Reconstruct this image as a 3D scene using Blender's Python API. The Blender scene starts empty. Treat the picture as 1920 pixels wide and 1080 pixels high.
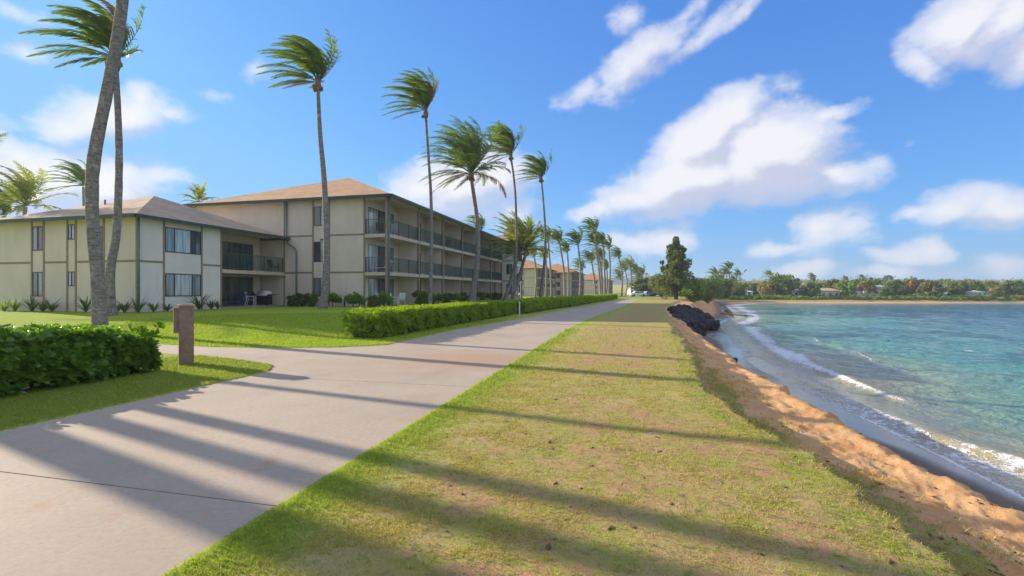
import bpy, math, random
import numpy as np
from mathutils import Vector, Matrix
R = math.radians
sc = bpy.context.scene
COL = sc.collection

# ------------------------------------------------------------------ camera
FPX, HOR, CAMZ = 900.0, 545.0, 1.6
cd = bpy.data.cameras.new('camera'); cam = bpy.data.objects.new('camera', cd); COL.objects.link(cam)
cd.sensor_width = 36.0; cd.lens = 36.0 * FPX / 1920; cd.shift_y = 5.0 / 1920
cam.location = (0, 0, CAMZ); cam.rotation_euler = (R(90), 0, 0); cd.clip_end = 9000; cd.clip_start = 0.1
sc.camera = cam

# ------------------------------------------------------------------ light
SUN_AZ = -63.0          # degrees clockwise from +Y
SUN_EL = 20.0
sd = bpy.data.lights.new('sun', 'SUN'); sun = bpy.data.objects.new('sun', sd); COL.objects.link(sun)
sd.energy = 4.9; sd.angle = R(0.53); sd.color = (1.0, 0.86, 0.66)
_s = Vector((math.sin(R(SUN_AZ)) * math.cos(R(SUN_EL)), math.cos(R(SUN_AZ)) * math.cos(R(SUN_EL)), math.sin(R(SUN_EL))))
sun.rotation_euler = _s.to_track_quat('Z', 'Y').to_euler(); sun.location = (-60, 30, 40)
vs = sc.view_settings
vs.view_transform = 'Standard'; vs.look = 'None'; vs.gamma = 1.0; vs.use_curve_mapping = False
vs.exposure = 0.80
sc.cycles.volume_bounces = 0
sc.cycles.max_bounces = 4; sc.cycles.transparent_max_bounces = 6
sc.cycles.use_denoising = True

# ------------------------------------------------------------------ node helpers
class NT:
    def __init__(s, tree): s.t = tree
    def n(s, typ, **kw):
        nd = s.t.nodes.new(typ)
        for k, v in kw.items():
            if k.startswith('_'): continue
            setattr(nd, k, v)
        return nd
    def l(s, a, b): s.t.links.new(a, b)
    def put(s, sock, v):
        if hasattr(v, 'is_output') or isinstance(v, bpy.types.NodeSocket): s.l(v, sock)
        elif v is not None: sock.default_value = v
    def math(s, op, a, b=None, c=None, clamp=False):
        nd = s.n('ShaderNodeMath', operation=op, use_clamp=clamp)
        for i, v in enumerate((a, b, c)):
            if v is not None: s.put(nd.inputs[i], v)
        return nd.outputs[0]
    def vmath(s, op, a, b=None, out=0):
        nd = s.n('ShaderNodeVectorMath', operation=op)
        s.put(nd.inputs[0], a)
        if b is not None: s.put(nd.inputs[1], b)
        return nd.outputs[out]
    def mix(s, f, a, b, blend='MIX'):
        nd = s.n('ShaderNodeMix', data_type='RGBA', blend_type=blend)
        s.put(nd.inputs[0], f)
        for i, v in ((6, a), (7, b)):
            if isinstance(v, tuple) and len(v) == 3: v = v + (1,)
            s.put(nd.inputs[i], v)
        return nd.outputs[2]
    def noise(s, vec, scale, detail=3, rough=0.5, out=0, dist=0.0):
        nd = s.n('ShaderNodeTexNoise'); nd.inputs['Scale'].default_value = scale
        nd.inputs['Detail'].default_value = detail; nd.inputs['Roughness'].default_value = rough
        nd.inputs['Distortion'].default_value = dist
        if vec is not None: s.l(vec, nd.inputs['Vector'])
        return nd.outputs[out]
    def ss(s, v, a, b):
        nd = s.n('ShaderNodeMapRange', interpolation_type='SMOOTHSTEP')
        s.put(nd.inputs[0], v); nd.inputs[1].default_value = a; nd.inputs[2].default_value = b
        return nd.outputs[0]
    def attr(s, name): return s.n('ShaderNodeAttribute', attribute_name=name).outputs['Fac']
    def pos(s): return s.n('ShaderNodeNewGeometry').outputs['Position']
    def scalev(s, v, x, y, z): return s.vmath('MULTIPLY', v, (x, y, z))
    def bump(s, h, strength, dist=0.02, normal=None):
        nd = s.n('ShaderNodeBump'); nd.inputs['Strength'].default_value = strength; nd.inputs['Distance'].default_value = dist
        s.l(h, nd.inputs['Height'])
        if normal is not None: s.l(normal, nd.inputs['Normal'])
        return nd.outputs[0]

def newmat(name):
    m = bpy.data.materials.new(name); m.use_nodes = True
    nt = NT(m.node_tree); b = m.node_tree.nodes['Principled BSDF']
    return m, nt, b

def simple(name, col, rough=0.7, var=0.15, scale=6.0, metal=0.0, bump=0.0, spec=0.4, dirt=None):
    m, nt, b = newmat(name)
    tc = nt.n('ShaderNodeTexCoord').outputs['Object']
    nz = nt.noise(tc, scale, 4, 0.6)
    lo = tuple(c * (1 - var) for c in col); hi = tuple(min(1, c * (1 + var)) for c in col)
    c = nt.mix(nt.ss(nz, 0.3, 0.7), lo, hi)
    if dirt:
        c = nt.mix(nt.math('MULTIPLY', nt.ss(nt.noise(tc, scale * 0.17, 3), 0.45, 0.75), 0.5), c, dirt)
    nt.l(c, b.inputs['Base Color']); b.inputs['Roughness'].default_value = rough
    b.inputs['Metallic'].default_value = metal; b.inputs['Specular IOR Level'].default_value = spec
    if bump: nt.l(nt.bump(nt.noise(tc, scale * 5, 3), bump, 0.02), b.inputs['Normal'])
    return m

# ------------------------------------------------------------------ sky
def pix_dir(px, py):
    v = Vector(((px - 960) / FPX, 1.0, (HOR - py) / FPX)); v.normalize(); return v
def ae(px, py):
    v = pix_dir(px, py); return math.atan2(v.x, v.y), math.asin(v.z)

CLOUDS = [  # px, py, rx, ry, tilt deg (up to the right positive), strength
    (1385, 222, 62, 50, 35, 1.2), (1320, 265, 130, 62, 28, 1.4), (1430, 300, 150, 85, 5, 1.7), (1540, 215, 60, 22, 18, 0.95), (1480, 240, 80, 30, 25, 0.9),
    (1560, 328, 85, 42, 0, 1.05), (1300, 335, 165, 62, 12, 1.5), (1190, 370, 100, 38, 14, 1.05), (1115, 398, 52, 20, 10, 0.9), (1430, 380, 52, 16, 5, 0.9), (1480, 345, 120, 40, 0, 1.0),
    (1175, 32, 42, 32, -20, 0.62), (1190, 115, 105, 46, 28, 0.85), (1100, 160, 62, 30, 25, 0.7), (1300, 70, 120, 26, 30, 0.62), (1380, 22, 75, 24, 15, 0.55), (1270, 20, 60, 24, 30, 0.5),
    (1800, 50, 95, 62, 28, 1.15), (1880, 40, 110, 62, 0, 1.2), (1735, 110, 40, 50, 35, 0.85), (1960, 70, 100, 60, 0, 1.2),
    (1800, 390, 110, 36, 6, 1.0), (1890, 392, 90, 38, 0, 1.1), (1720, 400, 55, 18, 5, 0.8),
    (1540, 435, 70, 40, 20, 0.9), (1600, 440, 55, 32, 0, 0.7), (1460, 462, 62, 14, 6, 0.85), (1500, 415, 25, 12, 20, 0.5),
    (1700, 482, 85, 24, 4, 0.9), (1760, 472, 55, 30, 0, 0.9), (1650, 482, 45, 16, 0, 0.7), (1900, 500, 60, 26, 0, 0.7),
    (1500, 512, 60, 22, 4, 0.9), (1530, 505, 30, 22, 0, 0.8), (1660, 516, 70, 16, 2, 0.95), (1690, 512, 30, 20, 0, 0.8),
    (1235, 450, 70, 30, 15, 0.95), (1190, 462, 60, 20, 0, 0.8), (1150, 455, 40, 24, 0, 0.6), (1270, 440, 26, 26, 0, 0.7),
    (860, 350, 125, 62, 12, 1.25), (930, 330, 75, 50, 0, 1.15), (780, 365, 60, 40, 20, 1.0), (960, 400, 60, 50, 0, 0.7), (900, 410, 90, 30, 0, 0.6),
    (230, 210, 110, 52, 15, 0.95), (150, 235, 85, 32, 10, 0.8), (255, 175, 45, 35, 0, 0.85), (330, 215, 60, 25, 20, 0.55), (400, 180, 40, 16, 10, 0.4),
    (60, 330, 140, 70, 0, 1.3), (190, 345, 120, 62, 0, 1.15), (20, 280, 60, 30, 0, 0.9), (300, 330, 60, 30, 0, 0.6), (-80, 300, 150, 90, 0, 1.2), (120, 300, 60, 22, 10, 0.7),
    (40, 90, 60, 26, 10, 0.5), (20, 15, 80, 26, 0, 0.5), (480, 135, 35, 24, 0, 0.45), (10, 220, 50, 16, 0, 0.45), (1690, 262, 50, 14, 20, 0.3), (1690, 265, 30, 8, 20, 0.35)]

def cloud_group(blobs, name):
    g = bpy.data.node_groups.new(name, 'ShaderNodeTree')
    g.interface.new_socket('P', in_out='INPUT', socket_type='NodeSocketVector')
    g.interface.new_socket('Field', in_out='OUTPUT', socket_type='NodeSocketFloat')
    nt = NT(g); gi = nt.n('NodeGroupInput'); go = nt.n('NodeGroupOutput')
    P = gi.outputs[0]
    w = nt.n('ShaderNodeTexNoise'); w.inputs['Scale'].default_value = 7.0; w.inputs['Detail'].default_value = 4
    nt.l(P, w.inputs['Vector'])
    wv = nt.vmath('MULTIPLY', nt.vmath('SUBTRACT', w.outputs['Color'], (0.5, 0.5, 0.5)), (0.11, 0.075, 0))
    PW = nt.vmath('ADD', P, wv)
    best = None
    for (cx, cy, rx, ry, tilt, s) in blobs:
        a0, e0 = ae(cx, cy)
        a1, e1 = ae(cx + rx, cy); a2, e2 = ae(cx, cy - ry)
        ra = max(abs(a1 - a0), 0.008) * 1.12; re_ = max(abs(e2 - e0), 0.006) * 1.12
        mp = nt.n('ShaderNodeMapping', vector_type='TEXTURE')
        mp.inputs['Location'].default_value = (a0, e0, 0); mp.inputs['Rotation'].default_value = (0, 0, R(tilt))
        mp.inputs['Scale'].default_value = (ra, re_, 1)
        if best is None: nt.l(PW, mp.inputs['Vector'])
        else:
            ma = nt.n('ShaderNodeVectorMath', operation='MULTIPLY_ADD')   # keeps the evaluation in sequence
            nt.l(best, ma.inputs[0]); ma.inputs[1].default_value = (1e-7, 1e-7, 1e-7); nt.l(PW, ma.inputs[2]); nt.l(ma.outputs[0], mp.inputs['Vector'])
        ln = nt.vmath('LENGTH', mp.outputs[0], out=1)
        f = nt.math('MULTIPLY', nt.math('SUBTRACT', 1.33, ln), s)
        best = f if best is None else nt.math('SMOOTH_MAX', best, f, 0.12)
    nt.l(best, go.inputs[0]); return g

w = bpy.data.worlds.new("World"); sc.world = w; w.use_nodes = True
w.cycles.sampling_method = 'MANUAL'; w.cycles.sample_map_resolution = 256
nt = NT(w.node_tree); bg = w.node_tree.nodes['Background']
sky = nt.n('ShaderNodeTexSky'); sky.sky_type = 'NISHITA'; sky.sun_disc = False
sky.sun_elevation = R(SUN_EL); sky.sun_rotation = R(SUN_AZ); sky.air_density = 1.0; sky.dust_density = 0.6; sky.ozone_density = 1.5
sep = nt.n('ShaderNodeSeparateColor'); nt.l(sky.outputs[0], sep.inputs[0])
comb = nt.n('ShaderNodeCombineColor')
for i, (p, a, cap) in enumerate(((0.90, 0.32, 0.135), (0.70, 0.53, 0.33), (0.42, 0.75, 0.60))):   # colour response of the picture's deep blue
    v = nt.math('POWER', nt.math('MULTIPLY', sep.outputs[i], 0.1), p)
    v = nt.math('SMOOTH_MIN', nt.math('MULTIPLY', v, a), cap, 0.12); nt.l(nt.math('MULTIPLY', v, 10.0), comb.inputs[i])
tc = nt.n('ShaderNodeTexCoord').outputs['Generated']
sx = nt.n('ShaderNodeSeparateXYZ'); nt.l(tc, sx.inputs[0])
az = nt.math('ARCTAN2', sx.outputs[0], sx.outputs[1]); el = nt.math('ARCSINE', sx.outputs[2])
cx_ = nt.n('ShaderNodeCombineXYZ'); nt.l(az, cx_.inputs[0]); nt.l(el, cx_.inputs[1]); P = cx_.outputs[0]
grp = cloud_group(CLOUDS, 'cloud_field'); grp_big = cloud_group([c for c in CLOUDS if c[2] >= 74], 'cloud_field_large')
def field(vec, big):
    nd = nt.n('ShaderNodeGroup'); nd.node_tree = grp_big if big else grp; nt.l(vec, nd.inputs[0]); return nd.outputs[0]
def dens(vec, rough_detail, big=False):
    f = field(vec, big)
    n1 = nt.noise(nt.scalev(vec, 1, 1.7, 1), 9.0, rough_detail, 0.6)
    n2 = nt.noise(nt.scalev(vec, 1, 1.4, 1), 27.0, 6, 0.65) if not big else nt.math('ADD', 0.5, 0.0)
    nn = nt.math('ADD', nt.math('MULTIPLY', nt.math('SUBTRACT', n1, 0.5), 1.15), nt.math('MULTIPLY', nt.math('SUBTRACT', n2, 0.5), 0.62))
    # clouds go on beyond the frame, made denser than in view for whiter fill
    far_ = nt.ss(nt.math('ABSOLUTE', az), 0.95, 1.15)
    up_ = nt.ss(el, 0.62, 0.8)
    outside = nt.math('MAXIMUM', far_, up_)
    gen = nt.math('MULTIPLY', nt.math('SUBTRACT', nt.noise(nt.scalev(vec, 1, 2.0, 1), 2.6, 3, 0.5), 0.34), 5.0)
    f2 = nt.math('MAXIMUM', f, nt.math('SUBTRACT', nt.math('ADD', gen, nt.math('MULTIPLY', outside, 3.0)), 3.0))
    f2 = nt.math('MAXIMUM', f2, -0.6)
    return nt.math('ADD', nt.math('SUBTRACT', f2, 0.16), nn)
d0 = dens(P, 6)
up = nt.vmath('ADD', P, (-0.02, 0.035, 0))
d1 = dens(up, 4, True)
lit = nt.ss(nt.math('SUBTRACT', d0, nt.math('MULTIPLY', d1, 0.95)), -0.35, 0.42)
alpha = nt.math('MULTIPLY', nt.ss(d0, 0.0, 0.55), 0.93)
thick = nt.ss(d0, 0.3, 1.2)
ccol = nt.mix(lit, (3.6, 3.75, 4.6), (5.7, 5.6, 5.7))
ccol = nt.mix(nt.math('MULTIPLY', nt.math('SUBTRACT', 1.0, thick), 0.4), ccol, comb.outputs[0])
fin = nt.mix(alpha, comb.outputs[0], ccol)
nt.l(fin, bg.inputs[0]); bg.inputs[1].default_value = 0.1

# ------------------------------------------------------------------ frames: u along the path, v to its left, w to its right
TH = math.atan(220 / 900.0); ct, st = math.cos(TH), math.sin(TH)
def uv(u, v, z=0.0): return Vector((u * st - v * ct, u * ct + v * st, z))
def touw(x, y): return x * st + y * ct, x * ct - y * st
def W(px, py, z=0.0, Y=None):
    if Y is None: Y = FPX * (CAMZ - z) / (py - HOR)
    return Vector(((px - 960) / FPX * Y, Y, CAMZ - (py - HOR) / FPX * Y))
def v_on_u(px, u): return u * math.tan(TH + math.atan((960 - px) / FPX))     # v where a ray meets plane u
def u_on_v(px, v): return v / math.tan(TH + math.atan((960 - px) / FPX))
def z_at(u, v, py): return CAMZ + (HOR - py) / FPX * uv(u, v).y
ROTZ = R(90) - TH

# ------------------------------------------------------------------ numpy noise
def vnoise(x, y, seed=0):
    xi = np.floor(x).astype(np.int64); yi = np.floor(y).astype(np.int64)
    xf = x - xi; yf = y - yi
    def h(a, b):
        n = (a * 374761393 + b * 668265263 + seed * 974634777) & 0xffffffff
        n = ((n ^ (n >> 13)) * 1274126177) & 0xffffffff
        return ((n ^ (n >> 16)) & 0xffff) / 65535.0
    u_ = xf * xf * (3 - 2 * xf); v_ = yf * yf * (3 - 2 * yf)
    return (h(xi, yi) * (1 - u_) + h(xi + 1, yi) * u_) * (1 - v_) + (h(xi, yi + 1) * (1 - u_) + h(xi + 1, yi + 1) * u_) * v_
def fbm(x, y, octv=4, seed=0):
    s = 0; a = 0.5; t = 0
    for i in range(octv):
        s = s + a * vnoise(x * 2 ** i, y * 2 ** i, seed + i); t += a; a *= 0.5
    return s / t - 0.5
def S(a, b, x):
    t = np.clip((x - a) / (b - a), 0, 1); return t * t * (3 - 2 * t)

# ------------------------------------------------------------------ object helpers
def link(o, parent=None):
    COL.objects.link(o)
    if parent is not None: o.parent = parent
    return o
def tag(o, label=None, cat=None, group=None, kind=None):
    if label: o['label'] = label
    if cat: o['category'] = cat
    if group: o['group'] = group
    if kind: o['kind'] = kind
    return o
def empty(name, loc, rz=0.0, label=None, cat=None, group=None):
    o = bpy.data.objects.new(name, None); o.empty_display_size = 0.2
    COL.objects.link(o); o.location = loc; o.rotation_euler = (0, 0, rz)
    return tag(o, label, cat, group)

class MB:
    def __init__(s, org=(0, 0, 0)): s.v = []; s.f = []; s.mi = []; s.o = org; s.cm = 0
    def _add(s, vs_, fs):
        k = len(s.v); o = s.o
        s.v += [(x - o[0], y - o[1], z - o[2]) for x, y, z in vs_]
        s.f += [tuple(i + k for i in f) for f in fs]; s.mi += [s.cm] * len(fs)
        return s
    def box(s, x0, x1, y0, y1, z0, z1):
        if x1 < x0: x0, x1 = x1, x0
        if y1 < y0: y0, y1 = y1, y0
        return s._add([(x0, y0, z0), (x1, y0, z0), (x1, y1, z0), (x0, y1, z0), (x0, y0, z1), (x1, y0, z1), (x1, y1, z1), (x0, y1, z1)],
                      [(0, 3, 2, 1), (4, 5, 6, 7), (0, 1, 5, 4), (1, 2, 6, 5), (2, 3, 7, 6), (3, 0, 4, 7)])
    def poly(s, pts): return s._add(pts, [tuple(range(len(pts)))])
    def prism(s, pts, dz):
        n = len(pts); a = [(x, y, z) for x, y, z in pts]; b = [(x, y, z + dz) for x, y, z in pts]
        return s._add(a + b, [tuple(reversed(range(n))), tuple(range(n, 2 * n))] + [(i, (i + 1) % n, n + (i + 1) % n, n + i) for i in range(n)])
    def tube(s, pts, rad, n=6, cap=True):
        pts = [Vector(p) for p in pts]
        rr = rad if isinstance(rad, (list, tuple)) else [rad] * len(pts)
        vs_ = []; prev = None
        for i, p in enumerate(pts):
            t = (pts[min(i + 1, len(pts) - 1)] - pts[max(i - 1, 0)]).normalized()
            a = Vector((0, 0, 1)) if abs(t.z) < 0.9 else Vector((1, 0, 0))
            if prev is not None: a = prev
            e1 = (a - t * a.dot(t)).normalized(); e2 = t.cross(e1); prev = e1
            for k in range(n):
                an = 2 * math.pi * k / n
                q = p + (e1 * math.cos(an) + e2 * math.sin(an)) * rr[i]; vs_.append(tuple(q))
        fs = []
        for i in range(len(pts) - 1):
            for k in range(n):
                a = i * n + k; b = i * n + (k + 1) % n
                fs.append((a, b, b + n, a + n))
        if cap: fs += [tuple(reversed(range(n))), tuple(range((len(pts) - 1) * n, len(pts) * n))]
        return s._add(vs_, fs)
    def build(s, name, mats, parent=None, smooth=False, loc=None):
        me = bpy.data.meshes.new(name); me.from_pydata(s.v, [], s.f)
        for m in (mats if isinstance(mats, (list, tuple)) else [mats]): me.materials.append(m)
        if any(s.mi): me.polygons.foreach_set('material_index', s.mi)
        if smooth: me.polygons.foreach_set('use_smooth', [True] * len(s.f))
        o = bpy.data.objects.new(name, me)
        if loc is not None: o.location = loc
        return link(o, parent)

def np_mesh(name, verts, faces, mat, smooth=False, attrs=None):
    """verts (n,3), faces (m,k) equal size"""
    me = bpy.data.meshes.new(name); verts = np.asarray(verts, np.float32); faces = np.asarray(faces, np.int32)
    m, k = faces.shape
    me.vertices.add(len(verts)); me.vertices.foreach_set('co', verts.ravel())
    me.loops.add(m * k); me.loops.foreach_set('vertex_index', faces.ravel())
    me.polygons.add(m); me.polygons.foreach_set('loop_start', np.arange(0, m * k, k, dtype=np.int32))
    if smooth: me.polygons.foreach_set('use_smooth', np.ones(m, bool))
    for kx, vv in (attrs or {}).items():
        a = me.attributes.new(kx, 'FLOAT', 'POINT'); a.data.foreach_set('value', np.asarray(vv, np.float32).ravel())
    me.update(calc_edges=True); me.materials.append(mat)
    return me
def np_obj(name, verts, faces, mat, parent=None, **kw):
    return link(bpy.data.objects.new(name, np_mesh(name, verts, faces, mat, **kw)), parent)

# ------------------------------------------------------------------ materials
def m_ground():
    m, nt, b = newmat('ground_cover')
    p = nt.pos()
    sand, lush, dirt, wet, far = (nt.attr(k) for k in ('sand', 'lush', 'dirt', 'wet', 'far'))
    big = nt.noise(p, 0.55, 4, 0.6); mid = nt.noise(p, 2.6, 5, 0.65); fine = nt.noise(p, 17.0, 5, 0.75); grain = nt.noise(p, 95.0, 3, 0.7)
    dry = nt.mix(nt.ss(mid, 0.40, 0.60), (0.37, 0.335, 0.085), (0.56, 0.42, 0.215))
    dry = nt.mix(nt.ss(big, 0.36, 0.64), dry, (0.39, 0.37, 0.09))
    dry = nt.mix(nt.math('MULTIPLY', nt.ss(fine, 0.45, 0.68), 0.6), dry, (0.55, 0.42, 0.23))
    green = nt.mix(nt.ss(fine, 0.3, 0.7), (0.24, 0.34, 0.025), (0.37, 0.46, 0.05))
    g = nt.mix(lush, dry, green)
    # bare red earth showing through
    dm = nt.math('MULTIPLY', dirt, nt.ss(nt.math('ADD', nt.math('MULTIPLY', mid, 0.6), nt.math('MULTIPLY', fine, 0.4)), 0.42, 0.55), clamp=True)
    g = nt.mix(dm, g, nt.mix(nt.ss(grain, 0.4, 0.6), (0.42, 0.235, 0.12), (0.56, 0.36, 0.20)))
    twig = nt.math('MULTIPLY', nt.ss(nt.noise(nt.scalev(p, 1.0, 1.8, 1), 8.0, 6, 0.8), 0.56, 0.66), nt.math('MULTIPLY', dirt, 0.8))
    g = nt.mix(twig, g, (0.12, 0.085, 0.05))
    clump = nt.ss(nt.noise(nt.scalev(p, 1.0, 1.7, 1), 5.5, 5, 0.75), 0.52, 0.66)
    g = nt.mix(nt.math('MULTIPLY', clump, nt.math('MULTIPLY', nt.math('SUBTRACT', 1.0, lush), 0.6)), g, (0.17, 0.15, 0.055))
    g = nt.mix(nt.math('MULTIPLY', nt.ss(grain, 0.52, 0.66), 0.35), g, (0.09, 0.12, 0.03))
    sd = nt.mix(nt.ss(mid, 0.35, 0.65), (0.66, 0.345, 0.145), (0.75, 0.47, 0.235))
    sd = nt.mix(nt.math('MULTIPLY', nt.ss(fine, 0.52, 0.7), 0.55), sd, (0.42, 0.20, 0.085))
    sm = nt.ss(nt.math('ADD', sand, nt.math('MULTIPLY', nt.math('SUBTRACT', nt.math('ADD', nt.math('MULTIPLY', mid, 0.6), nt.math('MULTIPLY', fine, 0.4)), 0.5), 1.7)), 0.42, 0.58)
    c = nt.mix(sm, g, sd)
    c = nt.mix(wet, c, nt.mix(nt.ss(mid, 0.3, 0.7), (0.13, 0.088, 0.058), (0.19, 0.13, 0.085)))
    nt.l(c, b.inputs['Base Color'])
    r_ = nt.math('SUBTRACT', 0.95, nt.math('MULTIPLY', nt.ss(wet, 0.6, 1.0), nt.math('ADD', 0.42, nt.math('MULTIPLY', nt.attr('shine'), 0.47))))
    nt.l(r_, b.inputs['Roughness'])
    nt.l(nt.math('ADD', 0.12, nt.math('MULTIPLY', nt.math('MULTIPLY', wet, nt.attr('shine')), 0.55)), b.inputs['Specular IOR Level'])
    h = nt.math('ADD', nt.math('MULTIPLY', fine, 1.0), nt.math('MULTIPLY', grain, 0.45))
    h = nt.math('ADD', h, nt.math('MULTIPLY', mid, 1.2))
    h = nt.math('MULTIPLY', h, nt.math('SUBTRACT', 1.0, nt.math('MULTIPLY', wet, nt.math('ADD', 0.6, nt.math('MULTIPLY', nt.attr('shine'), 0.36)))))
    nt.l(nt.bump(h, 0.75, 0.05), b.inputs['Normal'])
    return m

def m_concrete():
    m, nt, b = newmat('path_concrete'); p = nt.pos()
    a = nt.noise(p, 0.5, 4, 0.6); f = nt.noise(nt.scalev(p, 1, 1, 1), 22.0, 5, 0.7); f2 = nt.noise(p, 160.0, 2, 0.7)
    c = nt.mix(nt.ss(a, 0.3, 0.7), (0.385, 0.315, 0.235), (0.465, 0.38, 0.285))
    c = nt.mix(nt.math('MULTIPLY', nt.ss(f, 0.4, 0.66), 0.5), c, (0.32, 0.265, 0.20))
    rust = nt.math('MULTIPLY', nt.ss(nt.noise(p, 1.9, 5, 0.7), 0.575, 0.72), 0.6)
    c = nt.mix(rust, c, (0.42, 0.23, 0.11))
    # red earth washed over the path where the side path joins
    u_ = nt.vmath('DOT_PRODUCT', p, (st, ct, 0), out=1); w_ = nt.vmath('DOT_PRODUCT', p, (ct, -st, 0), out=1)
    du = nt.math('DIVIDE', nt.math('SUBTRACT', u_, 10.6), 1.9); dw = nt.math('DIVIDE', nt.math('ADD', w_, 3.6), 2.4)
    rr = nt.math('SQRT', nt.math('ADD', nt.math('MULTIPLY', du, du), nt.math('MULTIPLY', dw, dw)))
    wash = nt.math('MULTIPLY', nt.math('SUBTRACT', 1.0, nt.ss(nt.math('ADD', rr, nt.math('MULTIPLY', a, 0.8)), 0.7, 1.6)), 0.6)
    c = nt.mix(wash, c, (0.41, 0.235, 0.13))
    c = nt.mix(nt.math('MULTIPLY', nt.ss(nt.noise(p, 9.0, 3, 0.6), 0.70, 0.74), 0.5), c, (0.12, 0.10, 0.08))
    c = nt.mix(nt.math('MULTIPLY', nt.ss(nt.noise(nt.scalev(p, 1.0, 0.35, 1), 1.1, 4, 0.65), 0.5, 0.68), 0.35), c, (0.30, 0.26, 0.21))
    c = nt.mix(nt.math('MULTIPLY', nt.ss(nt.noise(p, 60.0, 3, 0.7), 0.56, 0.66), 0.3), c, (0.22, 0.19, 0.16))
    nt.l(c, b.inputs['Base Color']); b.inputs['Roughness'].default_value = 0.85
    bw = nt.noise(nt.scalev(p, 6, 40, 1), 1.0, 3, 0.5)
    nt.l(nt.bump(nt.math('ADD', nt.math('MULTIPLY', f2, 0.6), nt.math('ADD', f, bw)), 0.25, 0.01), b.inputs['Normal'])
    return m

def m_water():
    m, nt, b = newmat('sea_water'); p = nt.pos()
    d = nt.attr('offshore'); foam = nt.attr('foam'); silt = nt.attr('silt')
    n = nt.noise(p, 0.06, 3, 0.5); n2 = nt.noise(nt.scalev(p, 1, 0.5, 1), 0.25, 4, 0.6)
    dd = nt.math('ADD', d, nt.math('MULTIPLY', nt.math('SUBTRACT', n, 0.5), 22.0))
    c = nt.mix(nt.ss(dd, -1.0, 5.0), (0.34, 0.30, 0.19), (0.15, 0.28, 0.20))
    c = nt.mix(nt.ss(dd, 3.0, 11.0), c, (0.065, 0.26, 0.225))
    c = nt.mix(nt.ss(dd, 10.0, 34.0), c, (0.03, 0.135, 0.20))
    c = nt.mix(nt.math('MULTIPLY', nt.ss(nt.math('ADD', n2, nt.math('MULTIPLY', nt.math('SUBTRACT', nt.noise(nt.scalev(p, 1, 0.6, 1), 0.03, 2), 0.5), 0.5)), 0.46, 0.62), nt.math('MULTIPLY', nt.ss(dd, 5.0, 18.0), 0.65)), c, (0.010, 0.055, 0.12))
    c = nt.mix(silt, c, (0.42, 0.31, 0.12))
    fn = nt.math('ADD', nt.math('MULTIPLY', nt.noise(p, 3.2, 6, 0.72, dist=0.6), 0.6), nt.math('MULTIPLY', nt.noise(nt.scalev(p, 1, 0.45, 1), 0.9, 5, 0.7, dist=0.5), 0.4)); fv = nt.n('ShaderNodeTexVoronoi', feature='DISTANCE_TO_EDGE')
    fv.inputs['Scale'].default_value = 4.5
    dv = nt.vmath('ADD', p, nt.vmath('MULTIPLY', nt.noise(p, 2.0, 4, 0.6, out=1), (0.8, 0.8, 0.8)))
    nt.l(dv, fv.inputs['Vector'])
    lace = nt.math('SUBTRACT', 1.0, nt.ss(fv.outputs[0], 0.01, 0.10))
    fm = nt.ss(nt.math('ADD', foam, nt.math('ADD', nt.math('MULTIPLY', nt.math('SUBTRACT', fn, 0.5), 2.2), nt.math('MULTIPLY', lace, 0.28))), 0.48, 0.78)
    fm = nt.math('MULTIPLY', fm, nt.ss(foam, 0.03, 0.16))
    c = nt.mix(fm, c, (0.72, 0.74, 0.75))
    nt.l(c, b.inputs['Base Color'])
    nt.l(nt.math('ADD', 0.09, nt.math('MULTIPLY', fm, 0.6)), b.inputs['Roughness'])
    b.inputs['IOR'].default_value = 1.333
    w1 = nt.noise(nt.scalev(p, 1.0, 1.0, 1), 1.3, 5, 0.62, dist=0.4); w2 = nt.noise(p, 6.0, 4, 0.6); w3 = nt.noise(p, 0.30, 3, 0.5)
    h = nt.math('ADD', nt.math('MULTIPLY', w1, 1.0), nt.math('ADD', nt.math('MULTIPLY', w2, 0.22), nt.math('MULTIPLY', w3, 1.4)))
    h = nt.math('MULTIPLY', h, nt.math('ADD', 0.10, nt.math('MULTIPLY', nt.ss(d, 0.2, 5.0), 0.9)))
    h = nt.math('ADD', h, nt.math('MULTIPLY', fm, 0.08))
    nt.l(nt.bump(h, 1.0, 0.45), b.inputs['Normal'])
    return m

def m_leaf(name, c0, c1, c2, trans=0.35, rough=0.45, spec=0.5, scale=3.0, tint=0.55):
    """leaves: colour varies per leaf and by clump"""
    m = bpy.data.materials.new(name); m.use_nodes = True; t = m.node_tree; nt = NT(t)
    b = t.nodes['Principled BSDF']; out = t.nodes['Material Output']
    geo = nt.n('ShaderNodeNewGeometry'); oi = nt.n('ShaderNodeObjectInfo')
    rnd = geo.outputs['Random Per Island']
    c = nt.mix(rnd, c0, c1)
    c = nt.mix(nt.math('MULTIPLY', nt.ss(nt.noise(geo.outputs['Position'], scale, 3, 0.5), 0.45, 0.7), tint), c, c2)
    c = nt.mix(nt.math('MULTIPLY', oi.outputs['Random'], 0.35), c, c0)
    nt.l(c, b.inputs['Base Color']); b.inputs['Roughness'].default_value = rough; b.inputs['Specular IOR Level'].default_value = spec
    tr = nt.n('ShaderNodeBsdfTranslucent')
    nt.l(nt.mix(0.55, c, (c1[0] * 1.4, c1[1] * 1.4, c1[2] * 0.6)), tr.inputs[0])
    mx = nt.n('ShaderNodeMixShader'); mx.inputs[0].default_value = trans
    nt.l(b.outputs[0], mx.inputs[1]); nt.l(tr.outputs[0], mx.inputs[2]); nt.l(mx.outputs[0], out.inputs[0])
    return m

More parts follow.
